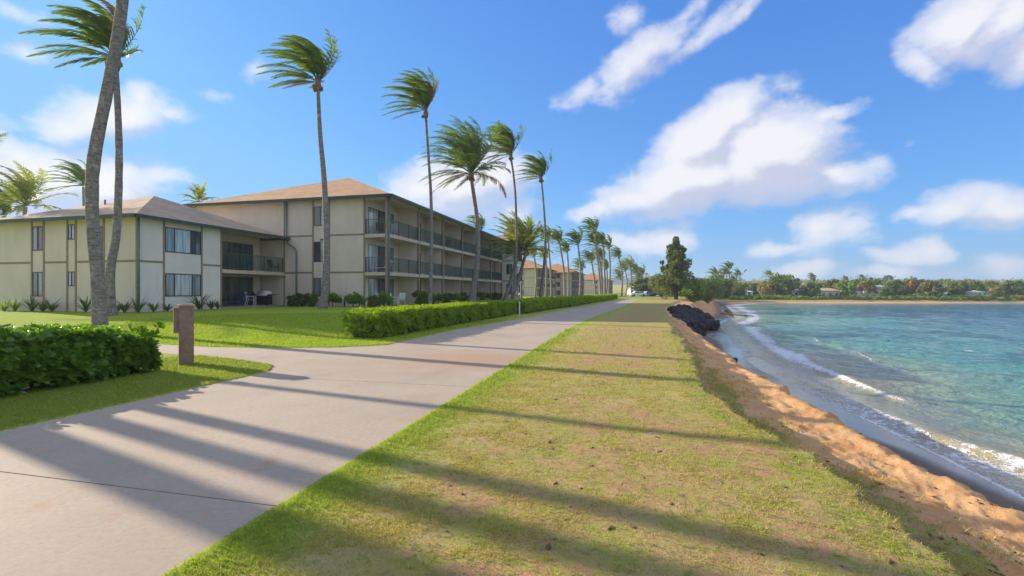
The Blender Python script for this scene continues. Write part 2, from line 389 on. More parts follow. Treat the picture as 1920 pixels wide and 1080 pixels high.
def m_bark(name, c0, c1, ringed=True):
    m, nt, b = newmat(name); p = nt.pos()
    a = nt.noise(p, 9.0, 5, 0.7); z = nt.noise(nt.scalev(p, 1.2, 1.2, 11.0), 1.4, 4, 0.65)
    c = nt.mix(nt.ss(a, 0.35, 0.65), c0, c1)
    c = nt.mix(nt.math('MULTIPLY', nt.ss(z, 0.5, 0.62), 0.55), c, tuple(x * 0.42 for x in c0))
    c = nt.mix(nt.math('MULTIPLY', nt.ss(nt.noise(p, 3.0, 4, 0.7), 0.56, 0.68), 0.6), c, tuple(min(1, x * 1.45) for x in c1))
    nt.l(c, b.inputs['Base Color']); b.inputs['Roughness'].default_value = 0.9; b.inputs['Specular IOR Level'].default_value = 0.2
    nt.l(nt.bump(nt.math('ADD', a, nt.math('MULTIPLY', z, 1.6)), 0.9, 0.05), b.inputs['Normal'])
    return m

def m_wall(name, col):
    m, nt, b = newmat(name); tc = nt.n('ShaderNodeTexCoord').outputs['Object']
    a = nt.noise(tc, 0.45, 4, 0.6); s_ = nt.noise(nt.scalev(tc, 3.0, 3.0, 0.35), 1.0, 4, 0.6)
    c = nt.mix(nt.ss(a, 0.3, 0.7), tuple(x * 0.93 for x in col), tuple(min(1, x * 1.05) for x in col))
    c = nt.mix(nt.math('MULTIPLY', nt.ss(s_, 0.5, 0.75), 0.28), c, tuple(x * 0.72 for x in col))
    nt.l(c, b.inputs['Base Color']); b.inputs['Roughness'].default_value = 0.88; b.inputs['Specular IOR Level'].default_value = 0.2
    # fine vertical plywood grooves, 20 cm apart
    sx_ = nt.n('ShaderNodeSeparateXYZ'); nt.l(tc, sx_.inputs[0])
    g = nt.math('FRACT', nt.math('MULTIPLY', nt.math('ADD', sx_.outputs[0], sx_.outputs[1]), 5.0))
    gr = nt.ss(g, 0.0, 0.08)
    nt.l(nt.bump(nt.math('ADD', gr, nt.math('MULTIPLY', nt.noise(tc, 40, 3), 0.25)), 0.5, 0.008), b.inputs['Normal'])
    return m

def m_roof(name, c0, c1):
    m, nt, b = newmat(name); tc = nt.n('ShaderNodeTexCoord').outputs['Object']
    sx_ = nt.n('ShaderNodeSeparateXYZ'); nt.l(tc, sx_.inputs[0])
    crs = nt.math('MULTIPLY', sx_.outputs[2], 1.0 / 0.075)
    row = nt.math('FLOOR', crs); fr = nt.math('FRACT', crs)
    cb = nt.n('ShaderNodeCombineXYZ'); nt.l(nt.math('FLOOR', nt.math('ADD', nt.math('MULTIPLY', nt.math('ADD', sx_.outputs[0], sx_.outputs[1]), 3.5), nt.math('MULTIPLY', row, 0.5))), cb.inputs[0]); nt.l(row, cb.inputs[1])
    wn = nt.n('ShaderNodeTexWhiteNoise', noise_dimensions='2D'); nt.l(cb.outputs[0], wn.inputs['Vector'])
    c = nt.mix(wn.outputs[0], c0, c1)
    c = nt.mix(nt.math('MULTIPLY', nt.ss(nt.noise(tc, 0.6, 4, 0.6), 0.4, 0.7), 0.45), c, tuple(x * 0.72 for x in c0))
    nt.l(c, b.inputs['Base Color']); b.inputs['Roughness'].default_value = 0.92; b.inputs['Specular IOR Level'].default_value = 0.15
    nt.l(nt.bump(nt.math('ADD', nt.math('SUBTRACT', 1.0, fr), nt.math('MULTIPLY', wn.outputs[0], 0.4)), 0.5, 0.02), b.inputs['Normal'])
    return m

def m_glass(name, col, rough=0.04):
    m, nt, b = newmat(name); tc = nt.n('ShaderNodeTexCoord').outputs['Object']
    f = nt.noise(nt.scalev(tc, 3, 3, 0.2), 2.5, 2)
    c = nt.mix(nt.ss(f, 0.4, 0.6), col, tuple(x * 0.6 for x in col))
    nt.l(c, b.inputs['Base Color']); b.inputs['Roughness'].default_value = rough; b.inputs['Specular IOR Level'].default_value = 0.9
    b.inputs['Coat Weight'].default_value = 0.6; b.inputs['Coat Roughness'].default_value = 0.03
    return m

M = {}
M['ground'] = m_ground(); M['path'] = m_concrete(); M['water'] = m_water()
M['wall'] = m_wall('painted_siding', (0.73, 0.64, 0.505)); M['wall_pale'] = m_wall('painted_siding_pale', (0.81, 0.77, 0.70))
M['wall_far'] = m_wall('painted_siding_dull', (0.62, 0.53, 0.42))
M['batten'] = simple('brown_trim', (0.32, 0.235, 0.165), 0.7, 0.15, 8)
M['roof'] = m_roof('tan_shingle', (0.43, 0.32, 0.215), (0.55, 0.43, 0.30)); M['roof_m'] = m_roof('brown_shingle', (0.42, 0.255, 0.14), (0.53, 0.345, 0.20)); M['roof_o'] = m_roof('rust_shingle', (0.46, 0.235, 0.11), (0.60, 0.33, 0.165))
M['gutter'] = simple('green_gutter', (0.035, 0.075, 0.065), 0.45, 0.2, 5)
M['drain'] = simple('teal_downpipe', (0.10, 0.21, 0.18), 0.5, 0.2, 5)
M['rail'] = simple('green_rail', (0.05, 0.115, 0.10), 0.4, 0.2, 20)
M['slab'] = simple('balcony_edge', (0.62, 0.52, 0.39), 0.8, 0.12, 3); M['soffit'] = simple('soffit_paint', (0.68, 0.60, 0.48), 0.8, 0.08, 3)
M['glass'] = m_glass('dark_glass', (0.06, 0.085, 0.10)); M['curtain'] = m_glass('curtained_glass', (0.50, 0.60, 0.60), 0.08); M['glass_mid'] = m_glass('half_lit_glass', (0.22, 0.31, 0.33))
M['frame'] = simple('bronze_frame', (0.06, 0.045, 0.035), 0.4, 0.2, 10)
M['patio'] = simple('patio_concrete', (0.36, 0.33, 0.29), 0.85, 0.15, 4, bump=0.2)
M['bollard'] = simple('bollard_brown', (0.30, 0.19, 0.135), 0.75, 0.2, 9, bump=0.35, dirt=(0.2, 0.12, 0.09))
M['bollard_top'] = simple('bollard_cap', (0.42, 0.29, 0.21), 0.8, 0.15, 9)
M['white'] = simple('white_plastic', (0.75, 0.76, 0.76), 0.5, 0.08, 4); M['blue'] = simple('blue_sling', (0.03, 0.09, 0.26), 0.6, 0.2, 9)
M['black'] = simple('black_metal', (0.02, 0.02, 0.022), 0.4, 0.3, 9); M['steel'] = simple('brushed_steel', (0.55, 0.55, 0.55), 0.3, 0.15, 9, metal=0.8)
M['rock'] = simple('black_lava', (0.012, 0.011, 0.011), 0.7, 0.6, 4.0, bump=1.0, spec=0.55)
M['wood'] = simple('dark_driftwood', (0.07, 0.05, 0.04), 0.8, 0.3, 5, bump=0.5)
M['bark'] = m_bark('palm_bark', (0.20, 0.18, 0.155), (0.37, 0.34, 0.30)); M['bark_d'] = m_bark('dark_bark', (0.10, 0.075, 0.055), (0.17, 0.13, 0.10))
M['frond'] = m_leaf('palm_frond', (0.06, 0.12, 0.018), (0.16, 0.25, 0.03), (0.32, 0.34, 0.05), 0.48, 0.4, 0.5, 0.8)
M['frond_dry'] = m_leaf('palm_frond_dry', (0.20, 0.13, 0.06), (0.32, 0.22, 0.11), (0.28, 0.24, 0.08), 0.3, 0.6, 0.3, 1.0)
M['frond_y'] = m_leaf('palm_frond_yellow', (0.14, 0.20, 0.02), (0.32, 0.36, 0.05), (0.42, 0.34, 0.10), 0.45, 0.45, 0.5, 1.0)
M['husk'] = simple('palm_husk', (0.24, 0.17, 0.10), 0.9, 0.3, 8, bump=0.5)
M['naupaka'] = m_leaf('broad_leaf', (0.07, 0.165, 0.010), (0.17, 0.34, 0.02), (0.25, 0.42, 0.03), 0.48, 0.28, 0.6, 2.5)
M['hedge'] = m_leaf('hedge_leaf', (0.14, 0.24, 0.010), (0.36, 0.50, 0.020), (0.44, 0.52, 0.03), 0.55, 0.4, 0.45, 1.6)
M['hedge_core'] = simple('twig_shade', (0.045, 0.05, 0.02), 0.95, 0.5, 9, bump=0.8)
M['strap'] = m_leaf('strap_leaf', (0.05, 0.10, 0.03), (0.12, 0.20, 0.04), (0.20, 0.28, 0.04), 0.35)
M['strap_y'] = m_leaf('strap_leaf_lit', (0.16, 0.28, 0.02), (0.32, 0.42, 0.04), (0.34, 0.42, 0.05), 0.45)  # brighter copy of the strap leaf; sunlit look put into its colour
M['tree'] = m_leaf('tree_leaf', (0.07, 0.11, 0.022), (0.19, 0.245, 0.045), (0.28, 0.29, 0.07), 0.38, 0.6, 0.2, 0.35)
M['tree_b'] = m_leaf('tree_leaf_bright', (0.08, 0.16, 0.02), (0.22, 0.34, 0.04), (0.30, 0.38, 0.06), 0.35, 0.6, 0.2, 0.5)
M['tree_o'] = m_leaf('tree_leaf_orange', (0.30, 0.13, 0.03), (0.45, 0.22, 0.05), (0.40, 0.25, 0.06), 0.3, 0.6, 0.2, 0.5)
M['wood_mass'] = m_leaf('far_canopy', (0.09, 0.11, 0.03), (0.27, 0.28, 0.075), (0.40, 0.34, 0.12), 0.3, 0.7, 0.1, 0.03, 0.8)
M['mount'] = simple('forest_mountain', (0.05, 0.075, 0.045), 0.95, 0.35, 0.02)
def m_grass():
    m = m_leaf('grass_blade', (0.35, 0.33, 0.075), (0.58, 0.47, 0.19), (0.40, 0.42, 0.07), 0.35, 0.7, 0.15, 1.2); return m
M['grass'] = m_grass()
M['grass_m'] = m_leaf('grass_blade_middling', (0.20, 0.28, 0.04), (0.35, 0.42, 0.07), (0.36, 0.40, 0.08), 0.38, 0.7, 0.15, 1.2)
M['grass_g'] = m_leaf('grass_blade_lush', (0.23, 0.35, 0.02), (0.39, 0.50, 0.05), (0.44, 0.52, 0.07), 0.4, 0.7, 0.15, 1.2)

# ------------------------------------------------------------------ terrain
def lerp_fn(pts):
    xs, ys = zip(*pts); return lambda u: np.interp(u, xs, ys)
f_crest = lerp_fn([(-60, 1.9), (0, 1.85), (3, 1.8), (4, 1.76), (4.7, 1.70), (5.4, 1.66), (6.3, 1.42), (7.5, 1.26), (8.4, 1.22), (11, 1.35), (16.7, 1.6), (24, 1.85), (32, 2.2), (50, 3.2), (90, 9.0), (134, 18), (145, 22), (158, 30), (175, 72), (200, 158), (400, 900)])
f_edge = lerp_fn([(-60, 3.75), (0, 3.7), (5.5, 3.62), (7, 3.5), (10, 3.3), (12.5, 3.2), (17, 3.12), (26.5, 3.3), (36, 3.5), (47, 4.6), (57, 6.5), (90, 11.0), (134, 20), (145, 24), (158, 33), (175, 77), (200, 164), (400, 910)])
f_foot = lambda u: f_edge(u) + 0.45 + 0.03 * np.clip(u - 40, 0, 60)
f_shore = lerp_fn([(-60, 8.2), (0, 7.3), (11.6, 7.0), (18, 6.7), (25, 6.1), (29, 6.2), (33, 6.9), (38, 7.3), (45, 8.3), (57.6, 9.6), (73, 14.5), (100, 19), (135, 24), (141.8, 26.7), (150, 31), (160, 45), (183, 122), (240, 353), (400, 1000)])
f_pr = lerp_fn([(-60, -2.3), (0, -2.5), (20, -2.5), (28, -2.2), (49, -0.6), (99, 2.2), (112, 2.6)])
f_pl = lerp_fn([(-60, -7.0), (18, -6.95), (28, -5.9), (40, -5.2), (49, -4.2), (99, -0.9), (112, -0.6)])
f_sl = lerp_fn([(-40, 10.0), (-14, 9.95), (-10.2, 9.6), (-8.6, 9.2), (-7.4, 8.75), (-6.9, 8.0)])   # side path near edge (u) by w
f_su = lerp_fn([(-40, 11.8), (-14, 11.5), (-11.5, 11.25), (-9.5, 11.5), (-8, 12.0), (-6.9, 12.9)])
def on_path(u, w, e=0.0):
    a = (w > f_pl(u) + e) & (w < f_pr(u) - e) & (u < 104)
    b = (w < f_pl(u) + e + 0.3) & (w > -30) & (u > f_sl(w) + e) & (u < f_su(w) - e)
    return a | b
def slope_sd(u): return np.sqrt(1 + ((f_shore(u + 1) - f_shore(u - 1)) / 2) ** 2)
def ground_z(x, y, full=False):
    u, w_ = touw(x, y)
    ledge = 1 - S(40, 70, u)
    jit = (fbm(u * 0.9, w_ * 0.3, 4, 5) * 0.7 + fbm(u * 3.4, w_ * 1.2, 3, 9) * 0.40) * np.where(u < 60, 1, 1.0)
    cr = f_crest(u) + jit * 0.55; ed = f_edge(u) - 0.06 + fbm(u * 1.3, 0 * u, 4, 21) * 0.34 + fbm(u * 5.5, 0 * u, 3, 25) * 0.22; ft = f_foot(u) + fbm(u * 1.3, 0 * u, 4, 21) * 0.3; sh = f_shore(u)
    lip = 0.10 + 0.28 * (vnoise(u * 0.7, u * 0 + 3, 7)) * ledge
    lip = lip * S(0.0, 1.0, 1.0)
    drop = 0.29 * (0.6 + 0.7 * vnoise(u * 0.45, u * 0 + 1, 3)) * (1 - 0.6 * S(18, 26, u))
    z = np.zeros_like(u)
    # lawns
    lawn = 0.014 + 0.05 * fbm(x * 0.35, y * 0.35, 3, 2) * S(0.0, 1.0, w_ - f_pr(u)) + 0.46 * S(8.5, 15.5, -w_) * S(12.2, 18.5, u) * (1 - 0.9 * S(75, 125, u))
    lawn = lawn + 0.028 * fbm(x * 2.3, y * 2.3, 4, 8) * S(0.3, 1.5, w_ - f_pr(u))
    z = lawn
    t = w_
    zed = -0.52 + 0.16 * S(25, 45, u)
    a = S(cr, cr + lip, t); z = z * (1 - a) + (-drop) * a
    b_ = np.clip((t - (cr + lip)) / np.maximum(ed - cr - lip, 0.1), 0, 1)
    z = np.where(t > cr + lip, -drop + (zed + drop) * b_ ** 0.9, z)
    band = S(cr, cr + 0.3, t) * (1 - S(ed, ed + 0.3, t))
    z = z + band * (0.055 * fbm(x * 2.2, y * 2.2, 4, 31) + 0.07 * fbm(x * 7, y * 7, 3, 33) + 0.035 * np.abs(fbm(x * 16, y * 16, 2, 35)))
    z = z + 0.04 * np.exp(-((t - ed + 0.15) / 0.15) ** 2) * (1 - S(40, 60, u))
    c_ = S(ed, ft, t); z = z * (1 - c_) + (-1.72) * c_
    d_ = np.clip((t - ft) / np.maximum(sh - ft, 0.1), 0, 1); z = np.where(t > ft, -1.72 - 0.48 * d_, z)
    off = (t - sh) / slope_sd(u)
    z = np.where(t > sh, -2.2 - np.clip(off, 0, 60) * 0.07 - 0.02, z)
    # the far side of the bay: gentler beach, hill behind
    far = S(138, 150, u)
    ins = -off
    zf = -2.3 + 1.0 * np.clip(ins / 4.0, -3, 1) + 1.3 * S(5, 25, ins)
    zf = np.where(ins < 0, -2.3 + ins * 0.07, zf)
    hx = S(40, 130, x) * 1.0
    hill = (10.0 * S(200, 620, y) + 0.8 * S(162, 240, y)) * hx * (0.85 + 0.9 * fbm(x * 0.006, y * 0.006, 3, 44)) - 2.5 * S(430, 560, x) * S(180, 400, y)
    zf = zf + np.where(ins > 5, np.maximum(hill, 0), 0)
    z = z * (1 - far) + zf * far
    z = np.where(on_path(u, w_, 0.05), -0.07, z)
    if not full: return z
    lush = np.maximum(1 - S(0.1, 0.9 + 0.5 * fbm(u * 0.5, w_ * 0.5, 2, 3), (w_ - f_pr(u)) * 1.25) * 0.9, 0)
    lush = np.where(w_ < f_pl(u) + 0.3, 1.0 - 0.25 * S(-9, -7.2, w_) * S(3, 0, u * 0), lush)
    lush = np.where((w_ < f_pl(u) + 0.3) & (u < 9.6), 0.72, lush)
    lush = np.maximum(lush, 0.55 * S(40, 70, u) * 0.7)
    edge_g = np.exp(-((t - cr + 0.2) / 0.2) ** 2); lush = np.maximum(lush, 0.45 * edge_g)
    sand = (0.2 + 0.3 * S(9, 15, u) + 0.8 * S(0.1, 0.45, b_)) * (t > cr + 0.05)
    sand = np.maximum(sand, np.exp(-((t - cr - 0.28) / 0.22) ** 2) * 0.55)
    sand = np.where(t > ed, 1.0, sand)
    sand = np.maximum(sand * (1 - S(62, 80, u)) , S(60, 90, u) * S(cr - 1, cr + 1, t))
    dirt = S(0.6, 2.2, w_ - f_pr(u)) * (0.35 + 1.0 * S(-0.05, 0.22, fbm(x * 0.22, y * 0.22, 3, 61))) + 0.7 * np.exp(-((t - cr + 1.6) / 1.2) ** 2) * S(6, 12, u)
    patch = S(0.02, 0.13, fbm(x * 1.5 + 0.4 * y, y * 2.3, 4, 63) + 0.45 * fbm(x * 0.35, y * 0.35, 2, 64) - 0.02)
    dirt = np.clip(dirt * 0.45 + patch * S(0.5, 1.6, w_ - f_pr(u)), 0, 1) * (w_ > f_pr(u))
    wet = S(ed + 0.1, ed + 0.4, t) * (1 - far) * np.maximum(1 - S(50, 62, u), S(-3.5, -1.5, t - sh)); 
    shine = S(-1.5 + 2.2 * fbm(u * 0.25, u * 0, 3, 12), -0.8 + 2.2 * fbm(u * 0.25, u * 0, 3, 12), t - sh) * (1 - far)
    farsand = far * (1 - S(1.2, 3.0, ins)) ; sand = np.where(far > 0.3, farsand, sand); lush = np.where(far > 0.3, 0.3, lush)
    return z, dict(sand=sand, lush=lush, dirt=dirt, wet=wet, far=far, shine=shine)

def polar(azs, rs):
    A, Rr = np.meshgrid(azs, rs, indexing='xy')
    x = np.sin(A) * Rr; y = np.cos(A) * Rr
    nr, na = x.shape
    i = np.arange(nr - 1)[:, None] * na + np.arange(na - 1)[None, :]
    f = np.stack([i, i + 1, i + na + 1, i + na], -1).reshape(-1, 4)[:, ::-1]
    return x.ravel(), y.ravel(), f
azs = np.radians(np.concatenate([np.linspace(-180, -62, 34)[:-1], np.linspace(-62, 62, 640), np.linspace(62, 180, 34)[1:]]))
rs = np.concatenate([[0.01, 0.4, 0.8, 1.2], np.geomspace(1.6, 260, 500), np.geomspace(268, 1550, 36)])
gx, gy, gf = polar(azs, rs)
gz, at = ground_z(gx, gy, True)
g = np_obj('ground', np.stack([gx, gy, gz], 1), gf, M['ground'], smooth=True, attrs=at); tag(g, kind='structure')

# ---- sea
wa = np.radians(np.linspace(-6, 100, 420)); wr = np.concatenate([np.geomspace(5.0, 240, 460), np.geomspace(250, 1550, 14)])
wx, wy, wf = polar(wa, wr)
u_, w_ = touw(wx, wy)
off = (w_ - f_shore(u_)) / slope_sd(u_)
env = S(0.5, 6, off)
near = 1 - S(60, 200, np.hypot(wx, wy))
wz = -2.2 + env * near * (0.26 * fbm(wx * 0.45 + 0.3 * wy, wy * 0.35, 4, 71) + 0.10 * fbm(wx * 1.6, wy * 1.0, 3, 73))
brk = f_shore(u_) + 0.55 + 1.0 * S(15.5, 11, u_) + 0.9 * fbm(u_ * 0.22, u_ * 0, 3, 81)
amp = 0.30 * (0.35 + 0.65 * S(15, 21, u_ * 0 + 30 - u_)) * S(40, 30, u_) * (0.45 + 0.9 * vnoise(u_ * 0.42, u_ * 0, 83))
tb = w_ - brk
crest = np.where(tb < 0, np.exp(-(tb / 0.22) ** 2), np.exp(-(tb / 0.75) ** 2))
wz = wz + amp * crest
wz = wz + (-2.2 + 2.2) + 0.0
foam = 0.95 * np.exp(-((tb + 0.12) / 0.20) ** 2) * S(0.05, 0.22, amp)
behind = np.where(tb < 0, 1.0, 0)
fr = S(26, 14, u_)
foam = np.maximum(foam, (0.25 + 0.5 * fr) * (off > -0.2) * (tb < 0.1) * (0.75 + 0.8 * fbm(u_ * 0.8, w_ * 0.8, 3, 85)))
foam = np.maximum(foam, 0.9 * np.exp(-((off + 0.02) / 0.13) ** 2) * S(26, 14, u_))
# second line of broken water further along
l2 = w_ - (f_shore(u_) + 2.6 + 1.6 * fbm(u_ * 0.15, u_ * 0, 3, 87))
foam = np.maximum(foam, 0.62 * np.exp(-(l2 / (0.40 + 0.014 * np.clip(u_, 0, 100))) ** 2) * S(19, 27, u_) * (0.6 + 1.1 * vnoise(u_ * 0.16, w_ * 0.2, 88)))
l3 = off - 0.5; foam = np.maximum(foam, 0.60 * np.exp(-(l3 / 1.3) ** 2) * S(50, 75, u_))
foam = np.maximum(foam, 0.30 * S(0.12, 0.34, fbm(wx * 0.12, wy * 0.06, 4, 90)) * S(2, 6, off) * (1 - S(14, 30, off)))
# small whitecaps scattered over the bay
foam = np.maximum(foam, 0.62 * S(0.30, 0.40, fbm(wx * 0.35, wy * 0.8, 3, 95)) * S(6, 12, off) * (1 - S(60, 150, off)))
silt = np.clip(1.0 * np.exp(-((tb - 0.15) / 0.55) ** 2) * S(0.04, 0.16, amp), 0, 1) * 0.85
silt = np.maximum(silt, 0.40 * (1 - S(0.0, 4.5, off)) * S(6, 14, u_) * (0.5 + vnoise(u_ * 0.3, w_ * 0.5, 66)))
l4 = w_ - (brk + 2.3 + 1.4 * fbm(u_ * 0.12, u_ * 0, 3, 99)); k4 = S(0.42, 0.70, vnoise(u_ * 0.20 + 3, u_ * 0, 98)) * S(48, 36, u_)
wz = wz + 0.16 * k4 * np.where(l4 < 0, np.exp(-(l4 / 0.2) ** 2), np.exp(-(l4 / 0.7) ** 2))
foam = np.maximum(foam, 0.9 * k4 * np.exp(-((l4 + 0.1) / 0.16) ** 2)); foam = np.maximum(foam, 0.30 * k4 * (l4 < 0) * (l4 > -1.8)); silt = np.maximum(silt, 0.6 * k4 * np.exp(-((l4 - 0.12) / 0.5) ** 2))
l5 = w_ - (brk + 5.2 + 2.0 * fbm(u_ * 0.10, u_ * 0, 3, 109)); k5_ = S(0.5, 0.75, vnoise(u_ * 0.24 + 9, u_ * 0, 108)) * S(60, 40, u_)
foam = np.maximum(foam, 0.75 * k5_ * np.exp(-(l5 / 0.13) ** 2)); wz = wz + 0.10 * k5_ * np.exp(-(l5 / 0.45) ** 2)
keep = (off > -0.6)
wz = np.where(off < 0, -2.2 - 0.06 * 0, wz)
fk = keep[wf].any(1)
s_ = np_obj('sea', np.stack([wx, wy, wz], 1), wf[fk], M['water'], smooth=True, attrs=dict(offshore=off, foam=np.clip(foam, 0, 1), silt=silt)); tag(s_, kind='structure')

# ---- path slabs
def ribbon(us, fl, fr_, n=7, z=0.0, thick=0.1):
    vs_ = []; nu = len(us)
    for u in us:
        a, b = float(fl(u)), float(fr_(u))
        for k in range(n):
            w = a + (b - a) * k / (n - 1); p = uv(u, -w, z); vs_.append(tuple(p))
    base = len(vs_)
    vs_ += [(x, y, zz - thick) for x, y, zz in vs_]
    fs = []
    for i in range(nu - 1):
        for k in range(n - 1):
            a = i * n + k; fs.append((a, a + 1, a + n + 1, a + n))
    ring = [k for k in range(n)] + [i * n + n - 1 for i in range(1, nu)] + [(nu - 1) * n + k for k in range(n - 2, -1, -1)] + [i * n for i in range(nu - 2, 0, -1)]
    for a, b in zip(ring, ring[1:] + ring[:1]): fs.append((b, a, a + base, b + base))
    return vs_, fs
pr = empty('concrete_path', uv(3, 4.7, 0)); tag(pr, kind='structure')
js = [-12.0, -6.0, -1.5, 3.05] + [7.6 + 4.55 * i for i in range(22)]
for a, b in zip(js, js[1:]):
    v_, f_ = ribbon(np.linspace(a + 0.007, b - 0.007, 7), f_pl, f_pr)
    mb = MB(tuple(pr.location)); mb._add(v_, f_); mb.build('slab', M['path'], pr)
sp = empty('side_path', uv(10.5, 12, 0)); tag(sp, kind='structure')
wj = [-6.86, -9.2, -13.0, -17.5, -22, -30]
for a, b in zip(wj, wj[1:]):
    mb = MB(tuple(sp.location)); n = 6; pts = []
    ws = np.linspace(a - 0.006, b + 0.006, n)
    low = [tuple(uv(float(f_sl(w)), -w, -0.104)) for w in ws]; hi = [tuple(uv(float(f_su(w)), -w, -0.104)) for w in ws]
    mb.prism(low + hi[::-1], 0.1); mb.build('slab', M['path'], sp)

# ---- turf blades close to the camera
rng = np.random.default_rng(7)
def turf(n, rmin, rmax, mat, cond, name, label, h0=0.014, h1=0.03, wid=0.004, a0=-52, a1=52, pw=1.0):
    r = rmin * (rmax / rmin) ** (rng.random(n) ** pw); a = np.radians(a0 + (a1 - a0) * rng.random(n))
    x = np.sin(a) * r; y = np.cos(a) * r; u, w = touw(x, y)
    z, at_ = ground_z(x, y, True)
    k = cond(u, w, at_, x, y) & ~on_path(u, w, -0.01)
    x, y, z, r = x[k], y[k], z[k], r[k]; n = len(x)
    h = (h0 + (h1 - h0) * rng.random(n)) * (0.7 + 0.1 * r); wd = wid * (0.5 + 0.16 * r)
    an = rng.random(n) * 6.283; dx = np.cos(an) * wd; dy = np.sin(an) * wd
    lx = rng.normal(0, 0.7, n) * h; ly = rng.normal(0, 0.7, n) * h
    z = z - 0.004
    v = np.stack([np.stack([x - dx, y - dy, z], 1), np.stack([x + dx, y + dy, z], 1), np.stack([x + lx, y + ly, z + h], 1)], 1).reshape(-1, 3)
    f = np.arange(3 * n).reshape(-1, 3)
    o = np_obj(name, v, f, mat); tag(o, label, 'grass', kind='stuff'); return o
def c_dry(u, w, a, x, y):
    return (w > f_pr(u)) & (a['sand'] < 0.45) & (a['wet'] < 0.1) & (rng.random(len(u)) < (0.08 + 0.92 * S(-0.06, 0.10, fbm(x * 2.6, y * 3.6, 4, 14))) * (1 - a['lush'] * 0.8) * (1 - 0.95 * a['dirt']))
def c_lush_r(u, w, a, x, y):
    return (w > f_pr(u)) & (a['sand'] < 0.6) & (a['wet'] < 0.1) & (rng.random(len(u)) < a['lush'])
def c_left(u, w, a, x, y): return (w < f_pl(u)) & (y > 4.5) & ((u > 10.5) | (rng.random(len(u)) < 0.0))
def c_wedge(u, w, a, x, y): return (w < f_pl(u)) & (u < 10.5)
turf(330000, 2.4, 16, M['grass'], c_dry, 'dry_grass', 'short dry mottled grass on the strip between path and beach')
turf(200000, 2.4, 20, M['grass_m'], c_lush_r, 'verge_grass', 'greener short grass along the path edge and bank crest', h0=0.02, h1=0.045)
turf(200000, 5.0, 26, M['grass_g'], c_left, 'lawn_grass', 'bright mown green grass of the lawn before the buildings', h0=0.014, h1=0.03, a0=-54, a1=20)
turf(110000, 5.0, 14, M['grass_m'], c_wedge, 'wedge_grass', 'duller short grass between the glossy hedge and the path', h0=0.012, h1=0.028, a0=-54, a1=-20)
# tufts creeping down the sandy bank
def c_bank(u, w, a, x, y):
    cr = f_crest(u); m = (w > cr + 0.2) & (w < f_edge(u) - 0.25) & (rng.random(len(u)) < 0.62 - 0.95 * (w - cr) / (f_edge(u) - cr))
    return m & (fbm(x * 1.9, y * 1.9, 4, 17) > 0.06)
turf(240000, 3.0, 30, M['grass'], c_bank, 'bank_grass', 'ragged grass tufts creeping down the sandy bank', h0=0.02, h1=0.055, wid=0.004, a0=5, a1=55)

# ------------------------------------------------------------------ rocks and bank debris
def rock_mesh(seed, mat, name='boulder'):
    import bmesh
    bm = bmesh.new(); bmesh.ops.create_icosphere(bm, subdivisions=2, radius=1.0)
    rr = random.Random(seed); ax = [Vector((rr.uniform(-1, 1), rr.uniform(-1, 1), rr.uniform(-1, 1))).normalized() for _ in range(9)]
    cut = [rr.uniform(0.55, 0.85) for _ in ax]
    for v in bm.verts:
        for a, c in zip(ax, cut):
            d = v.co.dot(a)
            if d > c: v.co -= a * (d - c)
        v.co *= 1 + rr.uniform(-0.05, 0.05)
    me = bpy.data.meshes.new(name); bm.to_mesh(me); bm.free(); me.materials.append(mat); return me
rocks = [rock_mesh(i, M['rock']) for i in range(6)]
rb = empty('lava_rock_pile', uv(44, -6, -1.8), label='heap of black lava boulders jutting from the bank into the sea', cat='rock pile')
rr = random.Random(3)
def add_rock(u, w, z, s, parent):
    o = bpy.data.objects.new('boulder', rocks[rr.randrange(6)]); link(o, parent)
    p = uv(u, -w, z) - parent.location
    o.location = p; o.rotation_euler = (rr.uniform(0, 6), rr.uniform(0, 6), rr.uniform(0, 6)); o.scale = (s * rr.uniform(0.8, 1.3), s * rr.uniform(0.8, 1.2), s * rr.uniform(0.7, 1.1))
for i in range(250):
    u = rr.uniform(33, 60); t = rr.random()
    w0 = float(np.interp(u, [33, 38, 46, 60], [3.0, 3.2, 3.9, 6.5])); w1 = float(np.interp(u, [33, 38, 44, 52, 60], [3.9, 5.0, 6.6, 8.6, 9.6]))
    w = w0 + (w1 - w0) * t
    top = float(np.interp(u, [33, 38, 44, 52, 60], [-0.55, -0.35, -0.25, -0.3, -0.9]))
    z = top - 1.9 * t ** 1.6 * (0.8 if u > 44 else 1.0) + rr.uniform(-0.25, 0.1)
    add_rock(u, w, z, rr.uniform(0.35, 0.65), rb)
for i in range(14):     # small ones down the bank toward the camera
    u = rr.uniform(17, 34); add_rock(u, float(f_edge(u)) + rr.uniform(0.1, 0.5), rr.uniform(-1.35, -0.8), rr.uniform(0.06, 0.14), rb)
# spit of half-sunk stones
sp_ = MB(); pts = [W(1352, 588, -1.95), W(1375, 590, -2.05), W(1395, 592, -2.1), W(1413, 593, -2.15)]
org = pts[0].copy(); mb = MB(tuple(org))
mb.tube([p + Vector((0, 0, 0.02)) for p in pts], [0.16, 0.13, 0.11, 0.06], 7); o = mb.build('sunken_log', M['wood'], loc=org)
tag(o, 'thin dark log lying in the shallows beyond the black boulders', 'driftwood')
